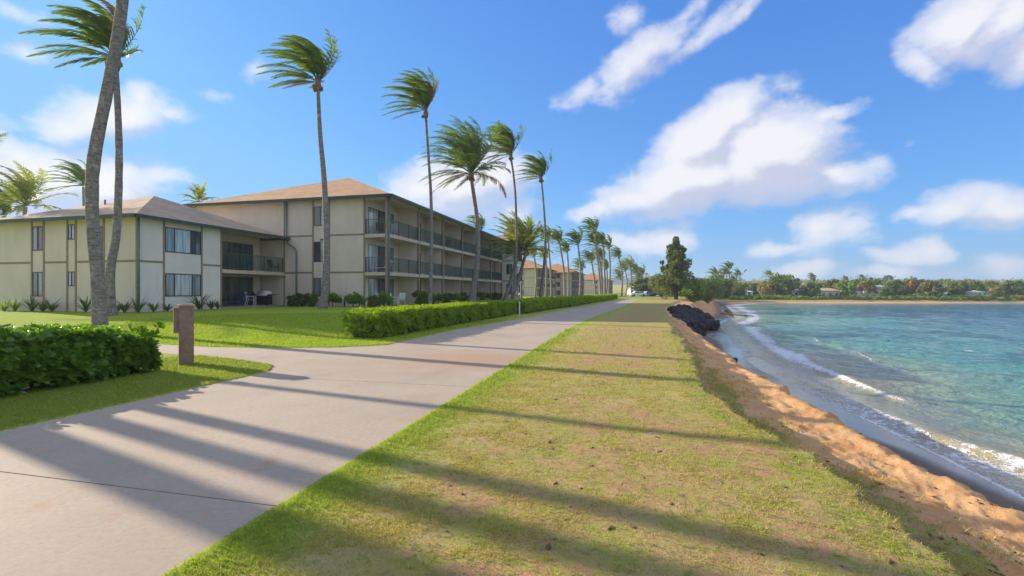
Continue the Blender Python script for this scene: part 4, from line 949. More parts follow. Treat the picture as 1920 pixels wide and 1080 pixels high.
def hedge_surface(r, u0, u1, wf0, wf1, h, bump, n, endcap=True, lowbare=0.08):
    """points with outward normals on a lumpy hedge; wf0 front (path side) and wf1 back are functions of u giving w"""
    out = []
    for _ in range(n):
        u = r.uniform(u0, u1); s = r.random(); k = r.random()
        a, b = float(wf0(u)), float(wf1(u))
        round_ = min(1.0, (u - u0) / 0.5 + 0.25, (u1 - u) / 0.5 + 0.25)
        hh = h * (0.70 + 0.30 * min(1.0, round_ + 0.2)) * (0.86 + 0.14 * min(1.0, max(0.0, (u1 - u) / 2.2))) + bump * (float(vnoise(np.array(u * 1.3), np.array(0.5), 7)) - 0.5) * 2
        if s < 0.46: w = a + r.uniform(-0.12, 0.03); z = lowbare + (hh - lowbare) * k ** 0.8; n_ = (0, 1, 0.2); w -= 0.12 * (k ** 3) - 0.0
        elif s < 0.86: w = b + (a - b) * k; z = hh + r.uniform(-0.10, 0.06); n_ = (0, 0.1, 1)
        elif s < 0.93: w = b; z = lowbare + (hh - lowbare) * k; n_ = (0, -1, 0.2)
        else: u = u0 if r.random() < 0.5 else u1; a, b = float(wf0(u)), float(wf1(u)); w = b + (a - b) * k; z = lowbare + (hh - lowbare) * r.random(); n_ = (-1 if u == u0 else 1, 0, 0.2); u += r.uniform(-0.12, 0.12)
        lump = 0.10 * (float(vnoise(np.array(u * 2.1), np.array(z * 2.4), 17)) - 0.5) * 2
        w += lump * n_[1]; z += lump * n_[2] * 0.8; u += lump * n_[0]
        out.append((u, w, z, n_))
    return out
def uw_dir(n_): return uv(n_[0], -n_[1], n_[2])
def core(u0, u1, f0, f1, h, org, parent, name='twigs', inset=0.16):  # solid dark fill instead of twigs; the hedge's inner shade is in its colour
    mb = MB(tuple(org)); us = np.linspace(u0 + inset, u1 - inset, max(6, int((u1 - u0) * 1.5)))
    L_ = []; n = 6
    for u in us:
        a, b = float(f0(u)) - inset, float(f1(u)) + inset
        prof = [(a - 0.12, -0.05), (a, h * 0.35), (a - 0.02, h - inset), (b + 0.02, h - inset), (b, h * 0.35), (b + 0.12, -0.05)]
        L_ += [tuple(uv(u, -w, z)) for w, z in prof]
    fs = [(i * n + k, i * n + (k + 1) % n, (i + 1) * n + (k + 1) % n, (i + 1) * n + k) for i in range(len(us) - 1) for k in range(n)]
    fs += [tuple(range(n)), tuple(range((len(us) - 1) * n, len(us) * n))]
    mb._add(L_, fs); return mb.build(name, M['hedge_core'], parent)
def make_hedge(label, u0, u1, f0, f1, h, nros, ln, wd, leaves, mat, seed, solo=0, two=True, bump=0.03):
    r = random.Random(seed); c = uv((u0 + u1) / 2, -(float(f0((u0 + u1) / 2))), 0)
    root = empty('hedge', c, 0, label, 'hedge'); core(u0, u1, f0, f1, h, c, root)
    pts = hedge_surface(r, u0, u1, f0, f1, h, bump, nros)
    protos = [rosette(r, leaves, ln, wd, two) for _ in range(6)]
    if solo:
        def vis(q):
            p = uv(q[0], -q[1], q[2]); return (p.length + (0 if q[3][1] > 0.5 or q[3][2] > .5 else 30)) if p.x > -p.y * 1.05 else 99
        pts.sort(key=vis)
        pm = []
        for V, F in protos:
            me = bpy.data.meshes.new('leaf_cluster'); me.from_pydata([tuple(v) for v in V], [], F); me.materials.append(mat); pm.append(me)
        for q in pts[:solo]:
            o = bpy.data.objects.new('leaf_cluster', pm[r.randrange(6)]); link(o, root)
            o.matrix_local = Matrix.Translation(uv(q[0], -q[1], q[2]) - c) @ orient(uw_dir(q[3]), r).to_4x4()
        pts = pts[solo:]
    pv = [np.array([tuple(v) for v in V]) for V, F in protos]; allv = []; allf = []; off_ = 0
    for q in pts:
        k = r.randrange(6); m = np.array(orient(uw_dir(q[3]), r)); s = r.uniform(0.8, 1.2)
        v = pv[k] @ m.T * s + np.array(uv(q[0], -q[1], q[2]) - c); allv.append(v)
        allf += [tuple(i + off_ for i in f) for f in protos[k][1]]; off_ += len(v)
    me = bpy.data.meshes.new('foliage'); me.from_pydata(np.concatenate(allv).tolist(), [], allf); me.materials.append(mat)
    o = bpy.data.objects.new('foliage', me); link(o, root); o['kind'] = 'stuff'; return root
make_hedge('low broad-leaved glossy hedge at the left beside the bollard', -2.5, 7.45, lambda u: -8.95, lambda u: -10.9, 0.84, 3700, 0.15, 0.036, 8, M['naupaka'], 21, solo=300, two=False, bump=0.20)
make_hedge('clipped bright green hedge along the path, nearer stretch before the gap', 14.3, 31.2, lambda u: -8.0 + 0.035 * (u - 13.8), lambda u: -9.3 + 0.035 * (u - 13.8), 0.87, 11500, 0.085, 0.020, 6, M['hedge'], 22, two=True)
make_hedge('clipped hedge continuing along the path beyond the small white post', 32.0, 96, lambda u: float(f_pl(u)) - 1.2, lambda u: float(f_pl(u)) - 2.7, 0.88, 12500, 0.13, 0.034, 6, M['hedge'], 23, two=True)

# twisted stems at the foot of the near hedge
for px_, py_, lab in ((985, 0, 'a'),):
    pass
for (px_, py_, h_, lab) in ((296, 690, 0.20, 'pale twisted dead branch at the right foot of the glossy hedge'), (40, 742, 0.10, 'pale twisted dead branch at the left foot of the glossy hedge')):
    p = W(px_, py_, 0.0); mb = MB()
    mb.tube([(-0.12, 0, -0.02), (-0.05, 0.0, h_ * 0.6), (0.03, 0.01, h_), (0.12, -0.02, h_ * 1.25), (0.17, -0.05, h_ * 1.3)], [0.016, 0.014, 0.012, 0.01, 0.004], 7)
    mb.tube([(-0.05, 0, h_ * 0.6), (0.05, -0.03, h_ * 0.62), (0.1, -0.02, h_ * 0.5)], [0.014, 0.01, 0.005], 6)
    o = mb.build('dead_branch', simple('bleached_wood', (0.36, 0.34, 0.31), 0.8, 0.2, 9, bump=0.4), smooth=True); o.location = p; tag(o, lab, 'branch')

# ------------------------------------------------------------------ bollard and white post
bp = W(349, 684, 0.0); b_root = empty('bollard', bp, R(36), 'square brown bollard light beside the path at the end of the glossy hedge', 'bollard')
mb = MB(); mb.box(-0.135, 0.135, -0.135, 0.135, -0.1, 1.27); mb.build('column', M['bollard'], b_root)
mb = MB(); mb.box(-0.15, 0.15, -0.15, 0.15, 1.27, 1.30); mb.box(-0.12, 0.12, -0.12, 0.12, 1.30, 1.312); mb.build('cap', M['bollard_top'], b_root)
mb = MB(); mb.box(-0.225, -0.135, -0.105, 0.105, 0.70, 1.24); mb.build('lamp_box', M['bollard'], b_root)
mb = MB(); mb.box(-0.175, 0.175, -0.175, 0.175, -0.05, 0.022); mb.build('base_plate', M['bollard'], b_root)
wp = W(974, 592, 0.0); o = MB(); o.tube([(0, 0, -0.1), (0, 0, 0.82)], 0.04, 10); o.tube([(0, 0, 0.82), (0, 0, 0.86), (0, 0, 0.88)], [0.05, 0.05, 0.02], 10)
o = o.build('marker_post', M['white'], smooth=False); o.location = wp; tag(o, 'small white post in the gap between the two hedge stretches', 'post')
for i, (px_, py_) in enumerate(((645, 577), (651, 577))):
    pass

# ------------------------------------------------------------------ buildings
def win(parent, org, axis, a0, a1, zb, zt, plane, split=(0.5,), tones=('glass_mid', 'glass'), out=-1, proud=0.03):
    """window on a wall. axis 'v': wall in plane u=plane running along v; axis 'u': wall in plane v=plane running along u. out = sign of the outward direction"""
    def bx(mb, s0, s1, z0, z1, d0, d1):
        lo, hi = sorted((plane + out * d0, plane + out * d1))
        if axis == 'v': mb.box(lo, hi, s0, s1, z0, z1)
        else: mb.box(s0, s1, lo, hi, z0, z1)
    f = MB(org); t = 0.05
    bx(f, a0, a1, zb, zb + t, -0.04, proud); bx(f, a0, a1, zt - t, zt, -0.04, proud)
    bx(f, a0, a0 + t, zb + t, zt - t, -0.04, proud); bx(f, a1 - t, a1, zb + t, zt - t, -0.04, proud)
    cuts = [a0 + t] + [a0 + (a1 - a0) * s for s in split] + [a1 - t]
    for c in cuts[1:-1]: bx(f, c - 0.025, c + 0.025, zb + t, zt - t, -0.04, proud)
    fo = f.build('window', M['frame'], parent)
    for i in range(len(cuts) - 1):
        p = MB(org); g0 = cuts[i] + (0.025 if i else 0); g1 = cuts[i + 1] - (0.025 if i < len(cuts) - 2 else 0)
        bx(p, g0, g1, zb + t, zt - t, -0.035, 0.006 + 0.004 * (i % 2)); po = p.build('pane', M[tones[i % len(tones)]], fo)
    return fo
def hip_roof(parent, org, u0, u1, v0, v1, ze, pitch, mat, oh=0.55, gutter=True):
    u0 -= oh; u1 += oh; v0 -= oh; v1 += oh; hw = min(u1 - u0, v1 - v0) / 2; zr = ze + hw * pitch
    if (u1 - u0) >= (v1 - v0): r0 = (u0 + hw, (v0 + v1) / 2, zr); r1 = (u1 - hw, (v0 + v1) / 2, zr)
    else: r0 = ((u0 + u1) / 2, v0 + hw, zr); r1 = ((u0 + u1) / 2, v1 - hw, zr)
    m = MB(org); A, B, C, D = (u0, v0, ze), (u1, v0, ze), (u1, v1, ze), (u0, v1, ze)
    if abs(r0[0] - r1[0]) < 0.02 and abs(r0[1] - r1[1]) < 0.02:
        for t in ((A, B, r0), (B, C, r0), (C, D, r0), (D, A, r0)): m.poly(list(t))
    elif (u1 - u0) >= (v1 - v0):
        for t in ((A, B, r1, r0), (B, C, r1), (C, D, r0, r1), (D, A, r0)): m.poly(list(t))
    else:
        for t in ((A, B, r0), (B, C, r1, r0), (C, D, r1), (D, A, r0, r1)): m.poly(list(t))
    m.cm = 1; m.poly([A, D, C, B]) ; ro = m.build('roof', [mat, M['soffit']], parent)
    # shift soffit a touch below
    f = MB(org); e = 0.16
    f.box(u0 - 0.02, u1 + 0.02, v0 - 0.10, v0, ze - e, ze + 0.02); f.box(u0 - 0.02, u1 + 0.02, v1, v1 + 0.10, ze - e, ze + 0.02)
    f.box(u0 - 0.10, u0, v0, v1, ze - e, ze + 0.025); f.box(u1, u1 + 0.10, v0, v1, ze - e, ze + 0.025)
    f.build('gutter', M['gutter'], ro)
    return ro
def railing(parent, org, axis, a0, a1, plane, z, post_every=1.7, fine=True):
    def bx(mb, s0, s1, z0, z1, h):
        if axis == 'v': mb.box(plane - h, plane + h, s0, s1, z0, z1)
        else: mb.box(s0, s1, plane - h, plane + h, z0, z1)
    m = MB(org); bx(m, a0, a1, z + 1.03, z + 1.07, 0.03); bx(m, a0, a1, z + 0.08, z + 0.11, 0.018)
    n = max(1, round((a1 - a0) / post_every))
    for i in range(n + 1):
        c = a0 + 0.03 + (a1 - a0 - 0.06) * i / n; bx(m, c - 0.03, c + 0.03, z, z + 1.03, 0.028)
    ro = m.build('railing', M['rail'], parent)
    b = MB(org); k = int((a1 - a0) / 0.115)
    for i in range(1, k):
        c = a0 + (a1 - a0) * i / k; bx(b, c - 0.011, c + 0.011, z + 0.11, z + 1.03, 0.011)
    bo = b.build('balusters', M['rail'], ro); bo['kind'] = 'stuff'
def downpipe(parent, org, pts, rad=0.055):
    m = MB(org); m.tube(pts, rad, 8); return m.build('downpipe', M['drain'], parent, smooth=True)

def block(label, u0, u1, v0, v1, zg, levels, eave, bays, rec, matw, roofm, endwin, wood='batten', group=None, pitch=0.41, tone=0, fine=True, first_open=True):
    """long apartment block: end wall in plane u0 facing the camera, balconies along v0 (path side)"""
    org = (u0, v0, zg); root = empty('apartment_building', uv(u0, v0, zg), ROTZ, label, 'building', group)
    Wm = M[matw]; Bt = M[wood]; vb = v0 + rec
    # solid core behind the facings
    c = MB(org); c.box(u0 + 0.06, u1 - 0.06, vb + 0.06, v1 - 0.05, zg - 0.6, eave + 0.02); c.build('wall_core', Wm, root)
    zs = [zg] + levels + [eave]
    # end wall: panels between battens
    vcuts = [vb] + sorted(endwin['cuts']) + [v1]
    for j in range(len(zs) - 1):
        z0, z1 = zs[j] + (0.06 if j else -0.5), zs[j + 1] - 0.06
        for k in range(len(vcuts) - 1):
            p = MB(org); p.box(u0, u0 + 0.05, vcuts[k] + 0.055, vcuts[k + 1] - 0.055, z0, z1); p.build('wall_panel', Wm, root)
    for vc in vcuts:
        p = MB(org); p.box(u0 - 0.035, u0 + 0.055, vc - 0.062, vc + 0.062, zg - 0.5, eave); p.build('batten', Bt, root)
    for j, zb in enumerate(levels):
        for k in range(len(vcuts) - 1):
            if k in endwin.get('nobatten', ()): 
                p = MB(org); p.box(u0, u0 + 0.05, vcuts[k] + 0.063, vcuts[k + 1] - 0.063, zb - 0.0599, zb + 0.0599); p.build('wall_panel', Wm, root); continue
            p = MB(org); p.box(u0 - 0.02, u0 + 0.052, vcuts[k] + 0.063, vcuts[k + 1] - 0.063, zb - 0.06, zb + 0.06); p.build('batten', Bt, root)
    for (a0, a1, zb, zt, tones) in endwin['wins']: win(root, org, 'v', a0, a1, zb, zt, u0, (0.55,), tones, -1)
    # balcony side
    B = (u1 - u0) / bays
    fl = [zg] + levels
    c = MB(org); c.box(u0 + 0.06, u1, v0 - 0.02, vb + 0.05, zg - 0.25, zg); c.build('patio_slab', M['patio'], root)
    for lv, z in enumerate(fl):
        top = (levels + [eave])[lv]
        if lv > 0:
            s = MB(org); s.box(u0 - 0.03, u1, v0 - 0.03, vb + 0.05, z - 0.24, z); s.build('balcony_slab', M['slab'], root)
        for k in range(bays):
            a = u0 + k * B; b = a + B
            # back wall strips around the sliding door
            d0 = a + 0.55; d1 = a + min(4.35, B - 0.75); dt = z + 2.05
            p = MB(org); p.box(a + 0.08, d0, vb - 0.005, vb + 0.05, z, top - 0.24); p.box(d1, b - 0.08, vb - 0.005, vb + 0.05, z, top - 0.24); p.box(d0, d1, vb - 0.005, vb + 0.05, dt, top - 0.24); p.build('wall_panel', Wm, root)
            t3 = ('curtain', 'glass', 'glass_mid') if (k * 7 + lv * 3 + tone) % 3 == 0 else (('glass_mid', 'glass', 'glass') if (k + lv + tone) % 2 else ('glass', 'glass_mid', 'glass'))
            w_o = win(root, org, 'u', d0, d1, z + 0.03, dt, vb, (0.36, 0.70), t3, -1, 0.02); w_o.name = 'sliding_door'
            if lv > 0: railing(root, org, 'u', a + (0.10 if k else 0.16), b - 0.10, v0 + 0.07, z)
            if k > 0 or not first_open:
                p = MB(org); p.box(a - 0.07, a + 0.07, v0 + 0.15, vb - 0.006, z, top - 0.24 if lv < len(fl) - 1 else eave); p.build('partition', Wm, root)
        if first_open and lv > 0: railing(root, org, 'v', v0 + 0.15, vb - 0.06, u0 + 0.05, z, 1.9)
    for k in range(bays + 1):
        a = u0 + k * B; p = MB(org); p.box(a - 0.09, a + 0.09, v0 - 0.045, v0 + 0.145, zg - 0.3, eave); p.build('post', Bt, root)
    p = MB(org); p.box(u0 + 0.09, u1, v0 + 0.0, v0 + 0.12, eave - 0.22, eave); p.box(u0 - 0.0, u0 + 0.1, v0 + 0.145, vb, eave - 0.22, eave); p.build('fascia_beam', M['slab'], root)
    ro = hip_roof(root, org, u0, u1, v0, v1, eave + 0.02, pitch, M[roofm])
    return root, org
# main three-storey building
U0, V0, V1, REC = 30.7, 16.5, 33.1, 1.83
L1, L2, EV, ZG = 2.92, 5.62, 8.25, 0.46
vw0, vw1, vdp = v_on_u(617.5, U0), v_on_u(587, U0), v_on_u(539, U0)
def zz(py, v): return z_at(U0, v, py)
mainb, morg = block('three-storey beige building with rows of green-railed balconies behind the clipped hedge', U0, 61.8, V0, V1, ZG, [L1, L2], EV, 6, REC, 'wall', 'roof_m',
    dict(cuts=[vw0, vw1, vdp + 0.25], nobatten=(1,), wins=[(vw0 + 0.08, vw1 - 0.08, zz(423, 21.8), zz(387, 21.8), ('glass_mid', 'glass')), (vw0 + 0.08, vw1 - 0.08, zz(491, 21.8), zz(453, 21.8), ('curtain', 'glass')), (vw0 + 0.08, vw1 - 0.08, zz(556, 21.8), zz(521, 21.8), ('curtain', 'glass_mid'))]))
downpipe(mainb, morg, [(U0 - 0.1, vdp, EV - 0.1), (U0 - 0.1, vdp, 5.6), (U0 - 0.12, vdp - 0.1, 5.1), (U0 - 0.12, vdp - 0.7, 4.75), (U0 - 0.12, vdp - 0.85, 4.5), (U0 - 0.12, vdp - 0.85, ZG)])
downpipe(mainb, morg, [(U0 - 0.02, V0 - 0.13, EV - 0.05), (U0 - 0.02, V0 - 0.13, ZG)])
ventp = MB(morg); vx, vy, vz = U0 + 5.2, 27.9, 10.35
ventp.box(vx, vx + 0.5, vy - 0.5, vy + 0.5, vz - 0.2, vz + 0.22); ventp.box(vx - 0.06, vx + 0.56, vy - 0.6, vy + 0.6, vz + 0.22, vz + 0.28); ventp.build('roof_vent', M['steel'], mainb)
vc = MB(morg); vc.box(u_on_v(602, 21.9) * 0 + U0 - 0.05, U0, 21.6, 21.9, 5.25, 5.37); vc.build('wall_vent', M['frame'], mainb)
# following segment, stepping out toward the path
seg2, sorg = block('pale end of the next three-storey wing behind the leaning palms', 62.3, 66.3, 14.75, 28.0, 0.42, [2.9, 5.6], 8.2, 1, 0.12, 'wall_pale', 'roof_m',
    dict(cuts=[17.6], wins=[(15.2, 16.0, z, z + 1.35, ('glass_mid', 'glass')) for z in (1.1, 3.8, 6.5)]), tone=1, first_open=False)
for k, (lab, pxc, eavey, basey, Y, wE, Lb, nb) in enumerate([
    ('red-roofed building farther along, first beyond the bushy palm', 1020, 503, 558, 128, 13, 20, 4), ('red-roofed building farther along, second one', 1084, 511, 557.5, 148, 15, 20, 4), ('red-roofed building farthest along the path', 1143, 525, 555, 222, 17, 40, 7)]):
    x = (pxc - 960) / FPX * Y; uu, ww = touw(x, Y); zg = CAMZ - (basey - HOR) / FPX * Y; ze = CAMZ + (HOR - eavey) / FPX * Y
    vv = -ww; hgt = ze - zg; l1, l2 = zg + hgt / 3 + .1, zg + hgt * 2 / 3 + .1
    vbk = vv + 1.9
    block(lab, uu, uu + Lb, vv, vv + wE, zg, [l1, l2], ze, nb, 1.9, 'wall_far', 'roof_o', dict(cuts=[vbk + 3.6, vbk + 5.1], nobatten=(1,), wins=[(vbk + 3.75, vbk + 4.95, z, z + 1.4, ('glass', 'glass_mid')) for z in (zg + .7, l1 + .7, l2 + .7)]), tone=k, group='red-roofed buildings farther along')

# low two-storey wing
A0, A1, AV0, AV1 = 19.67, 30.55, 24.9, 35.4
AE, AB, AG = 5.50, 3.16, 0.55
aorg = (A0, AV0, AG); wing = empty('apartment_building', uv(A0, AV0, AG), ROTZ, 'low two-storey beige wing with a pyramid roof at the left', 'building')
uR = u_on_v(415.5, AV0)       # start of the balcony recess
DR = 2.05
c = MB(aorg); c.box(A0 + 0.06, A1, AV0 + DR + 0.06, AV1 - 0.05, AG - 0.6, AE + 0.02); c.box(A0 + 0.06, uR - 0.02, AV0 + 0.06, AV0 + DR + 0.07, AG - 0.6, AE + 0.01); c.build('wall_core', M['wall'], wing)
g_ = lambda px_: v_on_u(px_, A0)
cuts = sorted([AV0 + 0.05, g_(172.5), g_(142.6), g_(126.5), g_(82.5), g_(60), AV1 - 0.05, g_(195)])
winspans = [(g_(82.5), g_(60)), (g_(142.6), g_(126.5)), (g_(195), g_(172.5))]
for k in range(len(cuts) - 1):
    a, b = cuts[k], cuts[k + 1]; iswin = any(abs(a - s[0]) < 0.02 for s in winspans)
    for z0, z1 in ((AG - 0.5, AB - 0.055), (AB + 0.055, AE)):
        p = MB(aorg); p.box(A0, A0 + 0.05, a + 0.05, b - 0.05, z0, z1 if not iswin or z1 == AE else AB + 0.055); p.build('wall_panel', M['wall'], wing)
    if not iswin:
        p = MB(aorg); p.box(A0 - 0.02, A0 + 0.05, a + 0.056, b - 0.056, AB - 0.055, AB + 0.055); p.build('batten', M['batten'], wing)
for cc in cuts:
    p = MB(aorg); p.box(A0 - 0.03, A0 + 0.052, cc - 0.055, cc + 0.055, AG - 0.5, AE); p.build('batten', M['batten'], wing)
za = lambda v, py: z_at(A0, v, py)
for (s0, s1), rows, tn in zip(winspans, ([(469.5, 424), (556, 509.8)], [(448.9, 420.5), (536.5, 509)], [(470, 424), (556, 510)]), (('glass', 'glass_mid'), ('curtain', 'glass_mid'), ('glass', 'glass'))):
    for i, (yb, yt) in enumerate(rows):
        win(wing, aorg, 'v', s0 + 0.055, s1 - 0.055, za(s0, yb), za(s0, yt), A0, (0.5,), tn if i == 0 else tn[::-1], -1)
# right-hand face
ua, ub = u_on_v(307, AV0), u_on_v(378, AV0)
cu = [A0 + 0.05, ua, ub, uR - 0.05]
for k in range(3):
    a, b = cu[k], cu[k + 1]
    for z0, z1 in ((AG - 0.5, AB - 0.055), (AB + 0.055, AE)):
        p = MB(aorg); p.box(a + 0.05, b - 0.05, AV0, AV0 + 0.05, z0, z1 if k != 1 or z1 == AE else AB + 0.055); p.build('wall_panel', M['wall_pale'], wing)
    if k != 1:
        p = MB(aorg); p.box(a + 0.056, b - 0.056, AV0 - 0.02, AV0 + 0.05, AB - 0.055, AB + 0.055); p.build('batten', M['batten'], wing)
for cc in cu:
    p = MB(aorg); p.box(cc - 0.055, cc + 0.055, AV0 - 0.03, AV0 + 0.052, AG - 0.5, AE); p.build('batten', M['batten'], wing)
zu = lambda py: z_at(ua, AV0, py)
win(wing, aorg, 'u', ua + 0.06, ub - 0.06, zu(472), zu(425), AV0, (0.25, 0.70), ('glass_mid', 'curtain', 'glass'), -1)
win(wing, aorg, 'u', ua + 0.06, ub - 0.06, zu(556), zu(512), AV0, (0.25, 0.74), ('glass_mid', 'curtain', 'glass_mid'), -1)
for z0, z1, nm in ((AG, 2.72, 0), (2.95, 5.3, 1)):
    p = MB(aorg); d0, d1 = uR + 0.5, u_on_v(474, AV0 + DR); dt = z0 + 2.02
    p.box(uR, d0, AV0 + DR, AV0 + DR + 0.055, z0, z1 + 0.2); p.box(d1, A1, AV0 + DR, AV0 + DR + 0.055, z0, z1 + 0.2); p.box(d0, d1, AV0 + DR, AV0 + DR + 0.055, dt, z1 + 0.2); p.build('wall_panel', M['wall'], wing)
    w_o = win(wing, aorg, 'u', d0, d1, z0 + 0.03, dt, AV0 + DR, (0.5,), ('glass', 'glass'), -1, 0.02); w_o.name = 'sliding_door'
p = MB(aorg); p.box(uR + 0.01, A1 + 0.05, AV0 - 0.05, AV0 + DR, 2.72, 2.95); p.build('balcony_slab', M['slab'], wing)
p = MB(aorg); p.box(uR + 0.01, A1, AV0 - 0.0, AV0 + DR, AG - 0.2, AG); p.build('patio_slab', M['patio'], wing)
railing(wing, aorg, 'u', uR + 0.02, A1 - 0.02, AV0 + 0.04, 2.95, 2.0)
hip_roof(wing, aorg, A0, A1 - 0.45, AV0, AV1, AE + 0.02, 0.40, M['roof'], 0.45)
downpipe(wing, aorg, [(A0 - 0.02, AV0 - 0.10, AE - 0.02), (A0 - 0.02, AV0 - 0.10, AG - 0.1)])
downpipe(wing, aorg, [(A0 - 0.08, AV1 - 0.02, AE - 0.02), (A0 - 0.08, AV1 - 0.02, AG - 0.1)])
vt = MB(aorg); q = (24.0, 32.2, 7.35); vt.tube([(A0 + 2.9, 31.1, 6.7), (A0 + 2.9, 31.1, 7.15)], 0.06, 8); vt.build('roof_vent', M['batten'], wing)

# ------------------------------------------------------------------ patio furniture
def chair(name, loc, rz, label, matf, mats_, lounge=False, group=None):
    root = empty(name, loc, rz, label, 'chair' if not lounge else 'lounge chair', group)
    f = MB(); t = 0.018
    if lounge:
        for y in (-0.3, 0.3):
            f.tube([(0.75, y, 0.32), (-0.25, y, 0.34), (-0.85, y, 0.85)], t, 6)
            f.tube([(0.6, y, 0.32), (0.6, y, 0.0)], t, 6); f.tube([(-0.35, y, 0.36), (-0.45, y, 0.0)], t, 6)
        f.build('frame', matf, root); s_ = MB()
        for i in range(8): x = -0.2 + 0.125 * i; s_.box(x, x + 0.085, -0.29, 0.29, 0.335, 0.355)
        s_.build('seat', mats_, root); b = MB()
        for i in range(6):
            k = i / 6; x = -0.28 - 0.58 * k; z = 0.38 + 0.49 * k
            b.tube([(x, -0.29, z), (x, 0.29, z)], 0.03, 5)
        b.build('backrest', mats_, root)
    else:
        for y in (-0.26, 0.26):
            l = MB(); l.tube([(0.25, y, 0.0), (0.24, y, 0.64), (-0.22, y, 0.66)], t, 6); l.build('leg', matf, root)
            l = MB(); l.tube([(-0.30, y, 0.0), (-0.20, y, 0.44), (-0.32, y, 0.98)], t, 6); l.build('leg', matf, root)
        s_ = MB(); s_.box(-0.22, 0.25, -0.25, 0.25, 0.41, 0.44); s_.build('seat', mats_, root)
        b = MB(); b.prism([(-0.215, -0.25, 0.46), (-0.215, 0.25, 0.46), (-0.225, 0.25, 0.46), (-0.225, -0.25, 0.46)], 0.0) if False else None
        b = MB()
        for i in range(5):
            z = 0.5 + 0.095 * i; x = -0.212 - 0.021 * i; b.box(x - 0.01, x + 0.01, -0.25, 0.25, z, z + 0.08)
        b.build('backrest', mats_, root)
    return root
def table(loc, rz, label, mat, r_=0.45, h=0.7, group=None):
    root = empty('patio_table', loc, rz, label, 'table', group)
    m = MB(); m.tube([(0, 0, h - 0.03), (0, 0, h)], r_, 20); m.build('tabletop', mat, root)
    for k in range(4):
        a = k * math.pi / 2 + 0.7; l = MB(); l.tube([(math.cos(a) * r_ * 0.85, math.sin(a) * r_ * 0.85, 0), (math.cos(a) * r_ * 0.5, math.sin(a) * r_ * 0.5, h - 0.03)], 0.018, 6); l.build('leg', mat, root)
    return root
gA = u_on_v(432, AV0 + 0.9)
chair('lounge_chair', uv(u_on_v(438, AV0 + 0.9), AV0 + 0.9, AG), ROTZ + R(160), 'blue lounge chair on the ground patio of the low wing', M['blue'], M['blue'], True)
chair('patio_chair', uv(u_on_v(470, AV0 + 0.6), AV0 + 0.6, AG), ROTZ - R(60), 'pale folding chair between blue lounger and grill', M['white'], simple('tan_sling', (0.4, 0.33, 0.25), 0.7))
gr = empty('grill', uv(u_on_v(496, AV0 + 0.75), AV0 + 0.75, AG), ROTZ - R(90), 'covered barbecue grill with pale lid on the low wing patio', 'grill')
mb = MB(); mb.box(-0.45, 0.45, -0.25, 0.25, 0.08, 0.78); mb.build('cabinet', M['black'], gr)
mb = MB(); mb.box(-0.85, -0.46, -0.24, 0.24, 0.74, 0.79); mb.box(0.46, 0.85, -0.24, 0.24, 0.74, 0.79); mb.build('side_shelf', M['black'], gr)
mb = MB(); mb.tube([(-0.45, 0, 0.78), (-0.43, 0, 0.78), (0.43, 0, 0.78), (0.45, 0, 0.78)], [0.2, 0.27, 0.27, 0.2], 16); mb.build('lid', M['white'], gr, smooth=True)
for k in (-1, 1):
    mb = MB(); mb.tube([(k * 0.38, -0.27, 0.08), (k * 0.38, -0.22, 0.08)], 0.08, 12); mb.build('wheel', M['black'], gr)
mb = MB(); mb.tube([(-0.3, -0.29, 0.9), (0.3, -0.29, 0.9)], 0.015, 6); mb.build('handle', M['steel'], gr)
for i, (px_, lab) in enumerate(((478, 'dark wicker chair left of the grill'), (512, 'dark wicker chair right of the grill'))):
    chair('patio_chair', uv(u_on_v(px_, AV0 + 1.3), AV0 + 1.3, AG), ROTZ - R(90), lab, M['black'], M['black'])
for i, (px_, lab) in enumerate(((462, 'dark chair on the low wing balcony, left one'), (512, 'dark chair on the low wing balcony, right one'))):
    chair('patio_chair', uv(u_on_v(px_, AV0 + 0.9), AV0 + 0.9, 2.95), ROTZ - R(80 + 30 * i), lab, M['black'], M['black'])
chair('lounge_chair', uv(U0 + 0.75, 17.35, L1), ROTZ + R(95), 'white slatted lounge chair on the middle corner balcony', M['white'], M['white'], True)
chair('patio_chair', uv(U0 + 0.9, 17.5, L2), ROTZ - R(120), 'dark chair on the top corner balcony', M['black'], M['black'])
chair('patio_chair', uv(U0 + 2.3, 17.2, L2), ROTZ + R(40), 'pale chair behind the railing of the top corner balcony', M['white'], M['white'])
table(uv(U0 + 2.1, 17.3, L1), 0, 'round white table on the middle corner balcony', M['white'], 0.35, 0.6)
for i, (du, dv, rz_, lab) in enumerate(((1.7, 0.35, -70, 'white patio chair on the ground at the corner, near one'), (2.9, 0.5, 60, 'white patio chair on the ground at the corner, far one'))):
    chair('patio_chair', uv(U0 + du, V0 + dv, ZG), ROTZ + R(rz_), lab, M['white'], M['white'])
table(uv(U0 + 2.3, V0 + 0.5, ZG), 0, 'small round white table between the corner patio chairs', M['white'], 0.35, 0.68)
chair('patio_chair', uv(U0 + 0.9, V0 + 1.0, ZG), ROTZ - R(100), 'white chair seen through the corner opening at ground level', M['white'], M['white'])
rc = random.Random(8); Bq = (61.8 - U0) / 6
for k in range(1, 6):
    for lv, z in ((0, ZG), (1, L1), (2, L2)):
        if rc.random() < 0.75:
            dk = rc.random() < 0.5
            chair('patio_chair', uv(U0 + k * Bq + rc.uniform(1.2, 3.8), V0 + rc.uniform(0.6, 1.1), z), ROTZ + R(rc.uniform(-150, 150)), '%s chair %s, %s bay from the near corner' % ('dark' if dk else 'pale', ('on the ground patio', 'on the middle balcony', 'on the top balcony')[lv], ('', 'second', 'third', 'fourth', 'fifth', 'sixth')[k]), M['black'] if dk else M['white'], M['black'] if dk else M['white'], group='chairs on the long building balconies')

